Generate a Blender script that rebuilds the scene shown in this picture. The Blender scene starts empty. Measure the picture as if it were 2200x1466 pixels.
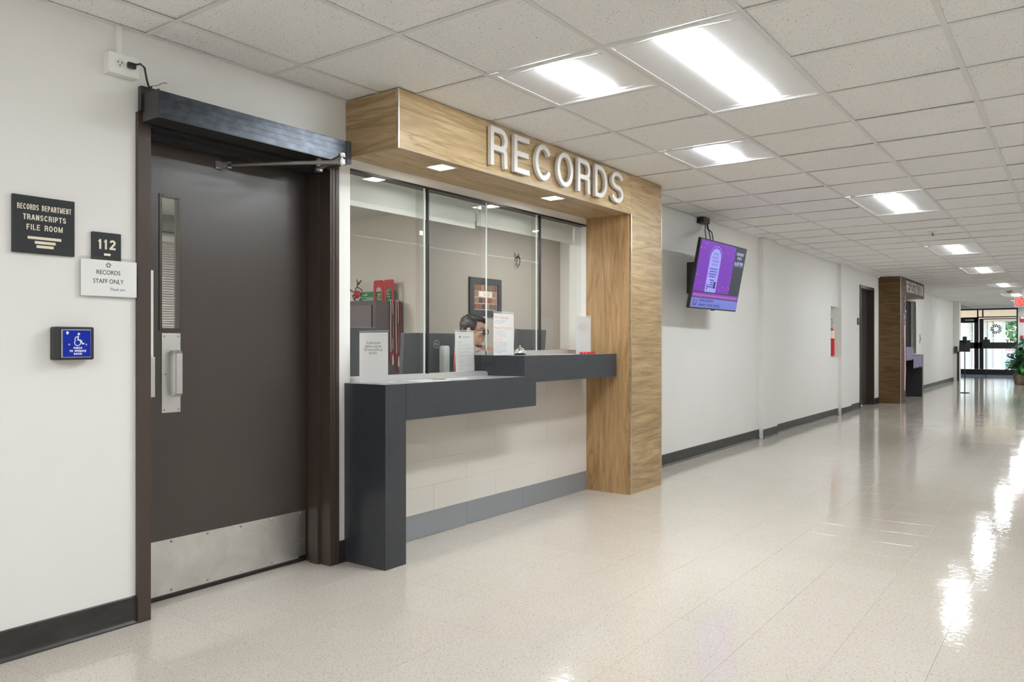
import bpy, bmesh, math, random
from mathutils import Vector, Matrix
random.seed(7)
SC = bpy.context.scene
COL = SC.collection
PI = math.pi

# ------------------------------------------------------------------ camera, world, sun, exposure
cam_d = bpy.data.cameras.new('camera')
cam = bpy.data.objects.new('camera', cam_d); COL.objects.link(cam)
cam.location = (3.111, 0.0, 1.140)
cam.rotation_euler = (PI/2, 0, 0.631452)
cam_d.sensor_width = 36.0
cam_d.lens = 1668.211/2200*36.0
cam_d.shift_y = 5.317/2200
cam_d.clip_start = 0.05; cam_d.clip_end = 300
SC.camera = cam

W = bpy.data.worlds.new('sky'); SC.world = W; W.use_nodes = True
wn = W.node_tree.nodes; wn.clear()
wo = wn.new('ShaderNodeOutputWorld'); wb = wn.new('ShaderNodeBackground'); ws = wn.new('ShaderNodeTexSky')
ws.sky_type = 'NISHITA'; ws.sun_disc = False; ws.sun_elevation = math.radians(50); ws.sun_rotation = math.radians(200)
wb.inputs[1].default_value = 1.3
W.node_tree.links.new(ws.outputs[0], wb.inputs[0]); W.node_tree.links.new(wb.outputs[0], wo.inputs[0])

sun_d = bpy.data.lights.new('sun', 'SUN'); sun_d.energy = 5.0; sun_d.angle = math.radians(2); sun_d.color = (1, .95, .88)
sun = bpy.data.objects.new('sun', sun_d); COL.objects.link(sun)
sun.rotation_euler = (math.radians(48), 0, math.radians(60)); sun.location = (20, 60, 30)

SC.view_settings.view_transform = 'Standard'
SC.view_settings.look = 'None'
SC.view_settings.gamma = 1.0
SC.view_settings.use_curve_mapping = False
SC.view_settings.exposure = 0.07
LAMP = 60.0          # radiance of the troffer lenses
try:
    SC.cycles.max_bounces = 10; SC.cycles.diffuse_bounces = 6; SC.cycles.glossy_bounces = 5
    SC.cycles.transparent_max_bounces = 16
    SC.cycles.sample_clamp_indirect = 6.0
    SC.cycles.use_denoising = True
except Exception:
    pass

H = 2.41             # ceiling height
# ------------------------------------------------------------------ materials
def L(r, g=None, b=None):
    if g is None: g = b = r
    f = lambda c: (c/255/12.92) if c/255 <= .04045 else ((c/255+.055)/1.055)**2.4
    return (f(r), f(g), f(b), 1)
MATS = {}
def mat(name, col, rough=.5, metal=0.0, spec=.5, emit=0.0, coat=0.0):
    if name in MATS: return MATS[name]
    m = bpy.data.materials.new(name); m.use_nodes = True
    b = m.node_tree.nodes['Principled BSDF']
    b.inputs['Base Color'].default_value = col
    b.inputs['Roughness'].default_value = rough
    b.inputs['Metallic'].default_value = metal
    b.inputs['Specular IOR Level'].default_value = spec
    b.inputs['Coat Weight'].default_value = coat
    if emit:
        b.inputs['Emission Color'].default_value = col
        b.inputs['Emission Strength'].default_value = emit
    MATS[name] = m
    return m
class NT:
    def __init__(s, m): s.m = m; s.t = m.node_tree; s.n = s.t.nodes; s.b = s.n.get('Principled BSDF')
    def new(s, k, **kw):
        n = s.n.new(k)
        for a, v in kw.items(): setattr(n, a, v)
        return n
    def link(s, a, b): s.t.links.new(a, b)
    def pos(s, scale=(1,1,1), src='position'):
        if src == 'position':
            g = s.new('ShaderNodeNewGeometry'); o = g.outputs['Position']
        else:
            g = s.new('ShaderNodeTexCoord'); o = g.outputs['Object']
        mp = s.new('ShaderNodeMapping'); mp.inputs['Scale'].default_value = scale
        s.link(o, mp.inputs[0]); return mp.outputs[0]
    def noise(s, vec, scale, detail=2, rough=.5, dist=0):
        n = s.new('ShaderNodeTexNoise'); n.inputs['Scale'].default_value = scale; n.inputs['Detail'].default_value = detail
        n.inputs['Roughness'].default_value = rough; n.inputs['Distortion'].default_value = dist
        s.link(vec, n.inputs['Vector']); return n.outputs['Fac']
    def ramp(s, fac, stops, interp='LINEAR'):
        r = s.new('ShaderNodeValToRGB'); r.color_ramp.interpolation = interp
        e = r.color_ramp.elements
        while len(e) < len(stops): e.new(.5)
        for k, (p, c) in zip(e, stops): k.position = p; k.color = c
        s.link(fac, r.inputs[0]); return r.outputs[0]
    def mix(s, fac, a, b, mode='MIX'):
        x = s.new('ShaderNodeMix', data_type='RGBA', blend_type=mode)
        for i, v in ((0, fac), (6, a), (7, b)):
            if isinstance(v, (int, float)): x.inputs[i].default_value = v
            elif isinstance(v, tuple): x.inputs[i].default_value = v
            else: s.link(v, x.inputs[i])
        return x.outputs[2]
    def bump(s, h, strength=.3, dist=.002):
        b = s.new('ShaderNodeBump'); b.inputs['Strength'].default_value = strength; b.inputs['Distance'].default_value = dist
        s.link(h, b.inputs['Height']); s.link(b.outputs[0], s.b.inputs['Normal'])

def make_wall(name, col, var=.03):
    m = mat(name, col, .55, spec=.3); t = NT(m)
    f = t.noise(t.pos(), .9, 3)
    c2 = tuple(c*(1-var) for c in col[:3]) + (1,)
    t.link(t.ramp(f, [(.35, c2), (.65, col)]), t.b.inputs['Base Color'])
    t.bump(t.noise(t.pos(), 140, 2), .06, .001)
    return m
M_wall = make_wall('wall_paint', (.80, .785, .757, 1))
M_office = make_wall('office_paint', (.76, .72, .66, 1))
M_officeshade = make_wall('office_paint_shaded', (.36, .335, .305, 1))  # office paint darkened: the rear wall's dimness is put into its colour
M_white = mat('white_paint', (.78, .78, .76, 1), .5)
M_extwhite = mat('exterior_white', (.82, .82, .80, 1), .7)
M_beam = mat('exterior_beam', (.70, .58, .47, 1), .7)

def make_floor():
    m = mat('vinyl_tile', (.56, .48, .40, 1), .17, spec=.55); t = NT(m)
    oi = t.new('ShaderNodeObjectInfo')
    fine = t.noise(t.pos((1, 2.2, 1)), 95, 3, .6)
    big = t.noise(t.pos(), 1.3, 2)
    base = t.ramp(oi.outputs['Random'], [(0, (.545, .49, .43, 1)), (1, (.57, .515, .455, 1))])
    base = t.mix(t.ramp(big, [(.3, (0, 0, 0, 1)), (.7, (1, 1, 1, 1))]), base, (.562, .505, .445, 1))
    sp = t.ramp(fine, [(.31, (.30, .22, .16, 1)), (.44, (1, 1, 1, 1))])
    c = t.mix(.75, base, sp, 'MULTIPLY')
    lite = t.ramp(t.noise(t.pos((2.2, 1, 1)), 80, 2), [(.62, (0, 0, 0, 1)), (.72, (1, 1, 1, 1))])
    c = t.mix(lite, c, (.68, .62, .55, 1))
    t.link(c, t.b.inputs['Base Color'])
    w1 = t.noise(t.pos((1, 1, 1)), 12.0, 2, .5)
    w2 = t.noise(t.pos((1, 1, 1)), 42, 2, .5)
    mm = t.new('ShaderNodeMath', operation='MULTIPLY_ADD'); mm.inputs[1].default_value = .6
    t.link(w2, mm.inputs[0]); t.link(w1, mm.inputs[2])
    t.bump(mm.outputs[0], .19, .0035)
    r = t.ramp(t.noise(t.pos(), 3, 3), [(.3, (.04, .04, .04, 1)), (.7, (.11, .11, .11, 1))])
    t.link(r, t.b.inputs['Roughness'])
    return m
M_floor = make_floor()
M_joint = mat('floor_joint', (.38, .33, .28, 1), .5)

def make_panel():
    m = mat('acoustic_panel', (.84, .83, .80, 1), .85, spec=.1); t = NT(m)
    oi = t.new('ShaderNodeObjectInfo')
    pit = t.noise(t.pos((1, 1, 1)), 150, 2, .55, .6)
    spk = t.ramp(pit, [(.315, (.16, .15, .14, 1)), (.36, (1, 1, 1, 1))])
    base = t.ramp(oi.outputs['Random'], [(0, (.89, .885, .875, 1)), (1, (.92, .915, .905, 1))])
    c = t.mix(.8, base, spk, 'MULTIPLY')
    t.link(c, t.b.inputs['Base Color'])
    t.bump(pit, .25, .002)
    return m
M_panel = make_panel()
M_bar = mat('ceiling_grid_bar', (.76, .755, .745, 1), .5)
M_slab = mat('ceiling_slab', (.30, .28, .26, 1), .9)
M_pan = mat('troffer_white', (.86, .86, .86, 1), .35)
M_lens = mat('troffer_lens', (.90, .965, 1, 1), .4, emit=LAMP)
M_down = mat('downlight_lens', (1, .93, .82, 1), .4, emit=42.0)

def make_wood(name, axis, base=(.46, .325, .165), dark=(.22, .14, .062), lite=(.58, .44, .26), off=0.0):
    """oak laminate; axis = direction of the grain"""
    m = mat(name, base + (1,), .42, spec=.4); t = NT(m)
    sc = [1.0, 1.0, 1.0]; sc[axis] = .09
    v = t.pos(tuple(sc))
    if off: v.node.inputs['Location'].default_value = (off, off*1.7, off*.6)
    warp = t.noise(v, 6.0, 3, .55, .8)
    rings = t.new('ShaderNodeMath', operation='MULTIPLY'); rings.inputs[1].default_value = 7.0
    t.link(warp, rings.inputs[0])
    fr = t.new('ShaderNodeMath', operation='PINGPONG'); fr.inputs[1].default_value = .5
    t.link(rings.outputs[0], fr.inputs[0])
    sc2 = [1.0, 1.0, 1.0]; sc2[axis] = .035
    fib = t.noise(t.pos(tuple(sc2)), 170, 4, .65)
    mid = t.noise(t.pos(tuple(sc)), 22, 3, .6, .3)
    c = t.ramp(fr.outputs[0], [(.0, dark + (1,)), (.10, base + (1,)), (.5, lite + (1,))])
    c = t.mix(.55, base + (1,), c)
    c = t.mix(t.ramp(mid, [(.35, (0, 0, 0, 1)), (.7, (1, 1, 1, 1))]), c, t.mix(.5, c, dark + (1,)))
    c = t.mix(.5, c, t.ramp(fib, [(.32, (.45, .40, .36, 1)), (.55, (1, 1, 1, 1))]), 'MULTIPLY')
    t.link(c, t.b.inputs['Base Color'])
    t.bump(fib, .12, .001)
    return m
M_woodY = make_wood('oak_laminate_long', 1)
M_woodX = make_wood('oak_laminate_cross', 0)
M_woodP = make_wood('oak_laminate_post', 1, (.43, .295, .15), off=3.7)
M_woodZ = make_wood('oak_laminate_upright', 2, (.42, .255, .115), (.21, .115, .045), (.52, .345, .18))  # warmer oak: orange downlight glow on the inner post is in the colour
M_wood2 = make_wood('dark_oak_laminate', 0, (.15, .092, .042), (.07, .04, .018), (.20, .13, .066))
M_wood3 = make_wood('dark_oak_header', 1, (.135, .09, .06), (.07, .042, .026), (.18, .125, .085))
for _m in (M_wood3, M_wood2): _m.node_tree.nodes['Principled BSDF'].inputs['Roughness'].default_value = .6; _m.node_tree.nodes['Principled BSDF'].inputs['Specular IOR Level'].default_value = .12

M_trim = mat('aluminium', (.72, .71, .69, 1), .28, 1.0)
M_steel = mat('brushed_steel', (.66, .655, .64, 1), .35, 1.0)
M_chrome = mat('chrome', (.85, .85, .86, 1), .06, 1.0)
M_greysteel = mat('grey_metal', (.30, .29, .28, 1), .4, .8)
M_sill = mat('sill_aluminium', (.62, .61, .60, 1), .35, .6)
def make_kick():
    m = mat('kick_plate_steel', (.62, .61, .595, 1), .42, 1.0); t = NT(m)
    f = t.noise(t.pos((1, 1, 1)), 5, 5, .6, .5)
    t.link(t.ramp(f, [(.35, (.72, .71, .69, 1)), (.65, (.88, .87, .86, 1))]), t.b.inputs['Base Color'])
    t.link(t.ramp(t.noise(t.pos((1, .4, 3)), 9, 4), [(.3, (.30, .30, .30, 1)), (.7, (.38, .38, .38, 1))]), t.b.inputs['Roughness'])
    return m
M_kick = make_kick()
def make_door():
    m = mat('door_brown', (.046, .036, .031, 1), .33, spec=.55); t = NT(m)
    f = t.noise(t.pos((1, 1, .6)), 190, 3, .6)
    t.bump(f, .30, .0015)
    return m
M_door = make_door()
M_frame = mat('frame_brown', (.050, .034, .027, 1), .33, spec=.5)
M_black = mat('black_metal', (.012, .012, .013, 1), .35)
def make_opener():
    m = mat('opener_anodised', (.028, .034, .045, 1), .30, .55); t = NT(m)
    f = t.noise(t.pos((1, 1, 2)), 18, 4, .6)
    t.link(t.ramp(f, [(.4, (.022, .027, .036, 1)), (.62, (.05, .058, .072, 1))]), t.b.inputs['Base Color'])
    return m
M_opener = make_opener()
def make_base():
    m = mat('rubber_base', (.018, .017, .016, 1), .42); t = NT(m)
    f = t.noise(t.pos((1, .5, 1)), 14, 4, .6)
    t.link(t.ramp(f, [(.35, (.014, .0135, .013, 1)), (.75, (.038, .035, .032, 1))]), t.b.inputs['Base Color'])
    return m
M_base = make_base()
def make_counter():
    m = mat('charcoal_laminate', (.05, .054, .062, 1), .30, spec=.5); t = NT(m)
    f = t.noise(t.pos(), 45, 4, .6)
    t.link(t.ramp(f, [(.35, (.027, .030, .036, 1)), (.65, (.035, .038, .045, 1))]), t.b.inputs['Base Color'])
    return m
M_counter = make_counter()
M_wtile = mat('cream_wall_tile', (.70, .655, .60, 1), .28, spec=.5)
M_gtile = mat('grey_base_tile', (.235, .243, .258, 1), .33)
M_grout = mat('grout', (.66, .63, .58, 1), .8)

def make_glass(name, tint=(.945, .955, .945, 1)):
    m = bpy.data.materials.new(name); m.use_nodes = True; MATS[name] = m
    t = m.node_tree; t.nodes.clear()
    o = t.nodes.new('ShaderNodeOutputMaterial'); mx = t.nodes.new('ShaderNodeMixShader')
    tr = t.nodes.new('ShaderNodeBsdfTransparent'); gl = t.nodes.new('ShaderNodeBsdfGlossy'); fr = t.nodes.new('ShaderNodeFresnel')
    tr.inputs[0].default_value = tint; gl.inputs[0].default_value = (1, 1, 1, 1); gl.inputs['Roughness'].default_value = .01
    fr.inputs[0].default_value = 1.45
    ge = t.nodes.new('ShaderNodeNewGeometry'); sb = t.nodes.new('ShaderNodeMath'); sb.operation = 'SUBTRACT'; sb.inputs[0].default_value = 1
    mu = t.nodes.new('ShaderNodeMath'); mu.operation = 'MULTIPLY'
    t.links.new(ge.outputs['Backfacing'], sb.inputs[1]); t.links.new(sb.outputs[0], mu.inputs[0]); t.links.new(fr.outputs[0], mu.inputs[1])
    t.links.new(mu.outputs[0], mx.inputs[0]); t.links.new(tr.outputs[0], mx.inputs[1]); t.links.new(gl.outputs[0], mx.inputs[2])
    t.links.new(mx.outputs[0], o.inputs[0])
    return m
M_glass = make_glass('clear_glass')
M_film = make_glass('clear_film', (.97, .97, .97, 1))
M_gedge = mat('glass_edge', (.70, .76, .73, 1), .2)
M_blind = mat('blind_fabric', (.72, .73, .71, 1), .8)
M_paper = mat('paper', (.86, .86, .86, 1), .6)
_t = NT(M_paper); _tr = _t.new('ShaderNodeBsdfTranslucent'); _tr.inputs[0].default_value = (1, 1, 1, 1); _mx = _t.new('ShaderNodeMixShader'); _mx.inputs[0].default_value = .65
_t.link(_t.b.outputs[0], _mx.inputs[1]); _t.link(_tr.outputs[0], _mx.inputs[2]); _t.link(_mx.outputs[0], _t.n['Material Output'].inputs[0])
M_acryl = mat('acrylic_edge', (.78, .80, .80, 1), .15)
M_ink = mat('black_ink', (.02, .02, .022, 1), .6)
M_greyink = mat('grey_ink', (.17, .17, .18, 1), .6)
M_paleink = mat('pale_grey_ink', (.42, .42, .43, 1), .6)
M_redink = mat('coral_ink', (.72, .36, .30, 1), .6)
M_orgink = mat('orange_ink', (.80, .46, .30, 1), .6)
M_roseink = mat('rose_grey_ink', (.60, .50, .50, 1), .6)
M_signblk = mat('sign_black', (.012, .014, .017, 1), .4)
M_cream = mat('sign_cream', (.78, .72, .58, 1), .5)
M_blue = mat('push_plate_blue', L(0, 34, 150), .4, spec=.25)
M_whiteink = mat('white_ink', (.85, .88, .92, 1), .5)
M_letter = mat('brushed_letter', (.66, .64, .62, 1), .45, .25)
M_plastic = mat('white_plastic', (.87, .86, .83, 1), .35)
M_rubber = mat('black_rubber', (.015, .015, .015, 1), .5)
M_moni = mat('monitor_grey', (.050, .057, .064, 1), .35)
M_monib = mat('monitor_black', (.015, .016, .018, 1), .3)
M_cab = mat('cabinet_plum', (.085, .066, .074, 1), .4)
M_desk = mat('desk_laminate', (.45, .42, .38, 1), .5)
M_carpet = mat('office_carpet', (.10, .095, .09, 1), .95)
M_red = mat('red_enamel', (.42, .018, .022, 1), .35)
M_redpl = mat('bright_red', (.55, .012, .02, 1), .35)
M_green = mat('green_box', (.02, .17, .075, 1), .5)
M_palegreen = mat('pale_green_print', (.45, .58, .48, 1), .5)
M_brown = mat('twig_brown', (.06, .035, .022, 1), .7)
M_cardb = mat('cardboard', (.42, .27, .14, 1), .8)
M_mat = mat('entrance_mat', (.055, .085, .13, 1), .9)
M_leaf = mat('leaf_green', (.05, .24, .06, 1), .45)
M_leafd = mat('leaf_dark', (.018, .075, .035, 1), .5)
M_pot = mat('pot_wicker', (.20, .14, .09, 1), .7)

# ------------------------------------------------------------------ mesh helpers
class Frame:
    """plane with origin o, right u, up v, outward n"""
    def __init__(s, o, u, v, n): s.o = Vector(o); s.u = Vector(u); s.v = Vector(v); s.n = Vector(n)
    def p(s, a, b, c=0): return s.o + s.u*a + s.v*b + s.n*c
def FX(x, y=0, z=0): return Frame((x, y, z), (0, 1, 0), (0, 0, 1), (1, 0, 0))      # faces the corridor
def FY(y, x=0, z=0): return Frame((x, y, z), (1, 0, 0), (0, 0, 1), (0, -1, 0))     # faces back down the corridor
def FZ(z): return Frame((0, 0, z), (1, 0, 0), (0, 1, 0), (0, 0, 1))

class MB:
    def __init__(s): s.bm = bmesh.new()
    def box(s, x0, x1, y0, y1, z0, z1, bev=0):
        return s.fbox(Frame((0, 0, 0), (1, 0, 0), (0, 1, 0), (0, 0, 1)), x0, x1, y0, y1, z0, z1, bev)
    def fbox(s, F, a0, a1, b0, b1, c0, c1, bev=0):
        v = [s.bm.verts.new(F.p(a, b, c)) for c in (c0, c1) for b in (b0, b1) for a in (a0, a1)]
        q = [(0, 2, 3, 1), (4, 5, 7, 6), (0, 1, 5, 4), (2, 6, 7, 3), (0, 4, 6, 2), (1, 3, 7, 5)]
        fs = [s.bm.faces.new([v[i] for i in f]) for f in q]
        if bev:
            es = list({e for f in fs for e in f.edges})
            bmesh.ops.bevel(s.bm, geom=es, offset=bev, segments=2, affect='EDGES', profile=.5)
        return s
    def prism(s, F, pts, c0, c1):
        """polygon pts (a,b) in the plane of F pulled from c0 to c1"""
        n = len(pts)
        lo = [s.bm.verts.new(F.p(a, b, c0)) for a, b in pts]; hi = [s.bm.verts.new(F.p(a, b, c1)) for a, b in pts]
        s.bm.faces.new(lo[::-1]); s.bm.faces.new(hi)
        for i in range(n): s.bm.faces.new([lo[i], lo[(i+1) % n], hi[(i+1) % n], hi[i]])
        return s
    def disc(s, F, a, b, r, c0, c1, n=20, r2=None):
        r2 = r if r2 is None else r2
        lo = [s.bm.verts.new(F.p(a+r*math.cos(2*PI*i/n), b+r*math.sin(2*PI*i/n), c0)) for i in range(n)]
        hi = [s.bm.verts.new(F.p(a+r2*math.cos(2*PI*i/n), b+r2*math.sin(2*PI*i/n), c1)) for i in range(n)]
        s.bm.faces.new(lo[::-1]); s.bm.faces.new(hi)
        for i in range(n): s.bm.faces.new([lo[i], lo[(i+1) % n], hi[(i+1) % n], hi[i]])
        return s
    def lathe(s, c, prof, n=24, axis='z'):
        c = Vector(c); rings = []
        for r, h in prof:
            ring = []
            for i in range(n):
                a = 2*PI*i/n
                p = (r*math.cos(a), r*math.sin(a), h) if axis == 'z' else (h, r*math.cos(a), r*math.sin(a))
                ring.append(s.bm.verts.new(c+Vector(p)))
            rings.append(ring)
        for A, B in zip(rings, rings[1:]):
            for i in range(n): s.bm.faces.new([A[i], A[(i+1) % n], B[(i+1) % n], B[i]])
        s.bm.faces.new(rings[0][::-1]); s.bm.faces.new(rings[-1])
        return s
    def tube(s, pts, r, n=8):
        pts = [Vector(p) for p in pts]; rings = []
        up = Vector((0, 0, 1))
        for i, p in enumerate(pts):
            d = (pts[min(i+1, len(pts)-1)]-pts[max(i-1, 0)]).normalized()
            ref = up if abs(d.dot(up)) < .95 else Vector((1, 0, 0))
            a = d.cross(ref).normalized(); b = a.cross(d)
            rr = r[i] if isinstance(r, (list, tuple)) else r
            rings.append([s.bm.verts.new(p+a*rr*math.cos(2*PI*k/n)+b*rr*math.sin(2*PI*k/n)) for k in range(n)])
        for A, B in zip(rings, rings[1:]):
            for i in range(n): s.bm.faces.new([A[i], A[(i+1) % n], B[(i+1) % n], B[i]])
        s.bm.faces.new(rings[0][::-1]); s.bm.faces.new(rings[-1])
        return s
    def stroke(s, F, pts, w, c0, c1, closed=False):
        """a flat stroke of width w along 2D points, pulled from c0 to c1"""
        P2 = []
        for a, b in pts:
            q = Vector((a, b))
            if not P2 or (q-P2[-1]).length > w*.03: P2.append(q)
        n = len(P2); Lp = []; Rp = []
        for i in range(n):
            if closed: d0 = P2[i]-P2[i-1]; d1 = P2[(i+1) % n]-P2[i]
            else:
                d0 = P2[i]-P2[i-1] if i else P2[1]-P2[0]
                d1 = P2[i+1]-P2[i] if i < n-1 else d0
            d0 = d0.normalized(); d1 = d1.normalized()
            n0 = Vector((-d0.y, d0.x)); n1 = Vector((-d1.y, d1.x)); m = (n0+n1)
            m = m.normalized() if m.length > 1e-6 else n0
            k = w/2/max(.6, m.dot(n0))
            Lp.append(P2[i]+m*k); Rp.append(P2[i]-m*k)
        V = lambda q, c: s.bm.verts.new(F.p(q.x, q.y, c))
        l0 = [V(q, c0) for q in Lp]; r0 = [V(q, c0) for q in Rp]; l1 = [V(q, c1) for q in Lp]; r1 = [V(q, c1) for q in Rp]
        for i in range(n if closed else n-1):
            j = (i+1) % n
            s.bm.faces.new([r1[i], r1[j], l1[j], l1[i]]); s.bm.faces.new([l0[i], l0[j], r0[j], r0[i]])
            s.bm.faces.new([l1[i], l1[j], l0[j], l0[i]]); s.bm.faces.new([r0[i], r0[j], r1[j], r1[i]])
        if not closed:
            s.bm.faces.new([r0[0], r1[0], l1[0], l0[0]]); s.bm.faces.new([l0[-1], l1[-1], r1[-1], r0[-1]])
        return s
    def ellipsoid(s, c, r, rot=None, n=16):
        mt = Matrix.Translation(Vector(c)) @ (rot.to_4x4() if rot else Matrix()) @ Matrix.Diagonal((*r, 1))
        bmesh.ops.create_uvsphere(s.bm, u_segments=n, v_segments=max(6, n//2), radius=1, matrix=mt)
        return s
    def build(s, name, m, parent=None, smooth=False, **kw):
        bmesh.ops.recalc_face_normals(s.bm, faces=s.bm.faces)
        me = bpy.data.meshes.new(name); s.bm.to_mesh(me); s.bm.free()
        return link(name, me, m, parent, smooth, **kw)

WLOC = {}
def link(name, me, m, parent=None, smooth=False, label=None, cat=None, group=None, kind=None, center=True):
    if m is not None:
        me.materials.clear(); me.materials.append(m)
    loc = Vector((0, 0, 0))
    if center and len(me.vertices):
        xs = [v.co for v in me.vertices]
        lo = Vector(min(c[i] for c in xs) for i in range(3)); hi = Vector(max(c[i] for c in xs) for i in range(3))
        loc = Vector(((lo.x+hi.x)/2, (lo.y+hi.y)/2, lo.z))
        me.transform(Matrix.Translation(-loc))
    if smooth:
        for p in me.polygons: p.use_smooth = True
        try: me.set_sharp_from_angle(angle=math.radians(40))
        except Exception: pass
    o = bpy.data.objects.new(name, me); COL.objects.link(o)
    WLOC[o.name] = loc
    if parent is not None:
        o.parent = parent; o.location = loc-WLOC[parent.name]
    else: o.location = loc
    tag(o, label, cat, group, kind)
    return o
def tag(o, label=None, cat=None, group=None, kind=None):
    if label: o['label'] = label
    if cat: o['category'] = cat
    if group: o['group'] = group
    if kind: o['kind'] = kind
    return o
def thing(name, loc, label=None, cat=None, group=None, kind=None):
    o = bpy.data.objects.new(name, None); COL.objects.link(o); o.empty_display_size = .05
    o.location = loc; WLOC[o.name] = Vector(loc)
    return tag(o, label, cat, group, kind)
def dup(root, delta, label=None, group=None):
    d = Vector(delta)
    def cp(o, par):
        c = o.copy(); COL.objects.link(c); WLOC[c.name] = WLOC[o.name]+d
        if par is None: c.location = o.location+d
        else: c.parent = par
        for ch in list(o.children): cp(ch, c)
        return c
    r = cp(root, None)
    if label: r['label'] = label
    if group: r['group'] = group
    return r
def text_mesh(txt, size, F, a, b, c=0.0, depth=.0006, align='CENTER', sx=1.0, bold=0.0, space=1.0, fit=None):
    cu = bpy.data.curves.new('txt', 'FONT'); cu.body = txt; cu.size = size; cu.extrude = depth/2; cu.offset = bold
    cu.align_x = align; cu.align_y = 'CENTER'; cu.resolution_u = 3; cu.space_character = space
    o = bpy.data.objects.new('txt', cu); COL.objects.link(o)
    dg = bpy.context.evaluated_depsgraph_get()
    me = bpy.data.meshes.new_from_object(o.evaluated_get(dg))
    bpy.data.objects.remove(o); bpy.data.curves.remove(cu)
    if fit:
        xs = [v.co.x for v in me.vertices]; sx = fit/(max(xs)-min(xs))
    for v in me.vertices:
        v.co = F.p(a+v.co.x*sx, b+v.co.y, c+depth/2+v.co.z)
    return me
def text(name, txt, size, F, a, b, m, parent, **kw):
    lab = kw.pop('label', None)
    return link(name, text_mesh(txt, size, F, a, b, **kw), m, parent, label=lab)
def struct(mb, name, m, parent=None, **kw):
    return mb.build(name, m, parent, kind='structure' if parent is None else None, **kw)

# ------------------------------------------------------------------ room shell
Y0, Y1, XR = -9.0, 33.0, 3.75
T = .15
WALLS = []
def wl(y0, y1, z0=0, z1=H, x1=0.0): WALLS.append(struct(MB().box(-T, x1, y0, y1, z0, z1), 'wall_left', M_wall))
wl(Y0, 1.651); wl(1.651, 2.713, 2.086); wl(2.713, 2.805)
wl(2.805, 5.23, 0, .92, -.012); wl(2.805, 5.23, 2.06)
wl(5.23, 12.61); wl(12.61, 13.05, 0, .93); wl(12.61, 13.05, 1.72); struct(MB().box(-T-.02, -T, 12.55, 13.1, .85, 1.8), 'wall_left', M_wall)
wl(13.05, 14.58); wl(14.58, 15.64, 2.14); wl(15.64, 16.7); wl(16.7, 20.4, 0, .9); wl(16.7, 20.4, 2.12); wl(20.4, 27.2)
wall_left = WALLS[3]
struct(MB().box(XR, XR+.15, Y0, Y1, 0, H), 'wall_right', M_wall)
struct(MB().box(-T, XR, Y0-.15, Y0, 0, H), 'wall_back', M_wall)
mb = MB(); mb.box(1.33, XR, Y1, Y1+.15, 0, H); mb.box(-1.6, 1.33, Y1, Y1+.15, 2.43, 2.9)
struct(mb, 'wall_end', M_wall)
# foyer to the left of the corridor end
struct(MB().box(-1.75, -1.6, 27.2, Y1, 0, 2.9).box(-1.6, -.15, 27.05, 27.2, 0, 2.9), 'wall_foyer', M_wall)
struct(MB().box(-1.75, 0.0, 27.2, Y1+.15, 2.88, 2.95).box(-.02, 0, 27.2, Y1, 2.41, 2.9), 'trim_1', M_white)
# pilasters
struct(MB().box(0, .055, 9.27, 9.80, 0, H), 'trim_2', M_wall)
struct(MB().box(0, .055, 13.05, 13.70, 0, H), 'trim_3', M_wall)
struct(MB().box(-.15, .16, 27.0, 27.35, 0, H), 'trim_4', M_wall)

# floor: slab + separate tiles
TS, FX0, FY0 = .3048, .2514, 2.10
slab = struct(MB().box(-1.75, XR+.15, Y0-.15, Y1+.15, -.12, -.0012), 'floor', M_joint)
def tile_mesh(x0, x1, y0, y1):
    g = .0005; b = .0008
    m2 = MB(); v = m2.bm.verts
    lo = [v.new((x, y, -.0012)) for x, y in ((x0+g, y0+g), (x1-g, y0+g), (x1-g, y1-g), (x0+g, y1-g))]
    hi = [v.new((x, y, 0)) for x, y in ((x0+g+b, y0+g+b), (x1-g-b, y0+g+b), (x1-g-b, y1-g-b), (x0+g+b, y1-g-b))]
    m2.bm.faces.new(hi)
    for i in range(4): m2.bm.faces.new([lo[i], lo[(i+1) % 4], hi[(i+1) % 4], hi[i]])
    me = bpy.data.meshes.new('floor_tile'); m2.bm.to_mesh(me); m2.bm.free(); me.materials.append(M_floor); return me
cells = []
i0 = int(math.floor((-.2-FX0)/TS)); 
for i in range(i0, 13):
    for j in range(-37, 103):
        x0 = FX0+i*TS; y0 = FY0+j*TS
        xa, xb = max(x0, 0.0), min(x0+TS, XR); ya, yb = max(y0, Y0), min(y0+TS, Y1)
        if xb-xa < .01 or yb-ya < .01: continue
        cx, cy = (xa+xb)/2-3.111, (ya+yb)/2
        c, s = math.cos(.631452), math.sin(.631452)
        xc = cx*c+cy*s; d = -cx*s+cy*c
        vis = d > 1.9 and abs(xc/d) < .72
        cells.append((d if vis else 1e6+d*d, xa, xb, ya, yb))
cells.sort()
full = tile_mesh(-TS/2, TS/2, -TS/2, TS/2)
rest = []
for k, (dd, xa, xb, ya, yb) in enumerate(cells):
    if k < 296 and dd < 1e5:
        if abs(xb-xa-TS) < 1e-6 and abs(yb-ya-TS) < 1e-6: me = full
        else: me = tile_mesh(-(xb-xa)/2, (xb-xa)/2, -(yb-ya)/2, (yb-ya)/2)
        o = bpy.data.objects.new('floor_tile', me); COL.objects.link(o); o.parent = slab
        o.location = Vector(((xa+xb)/2, (ya+yb)/2, 0))-WLOC[slab.name]
    else: rest.append((xa, xb, ya, yb))
vs = []; fs = []
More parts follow.
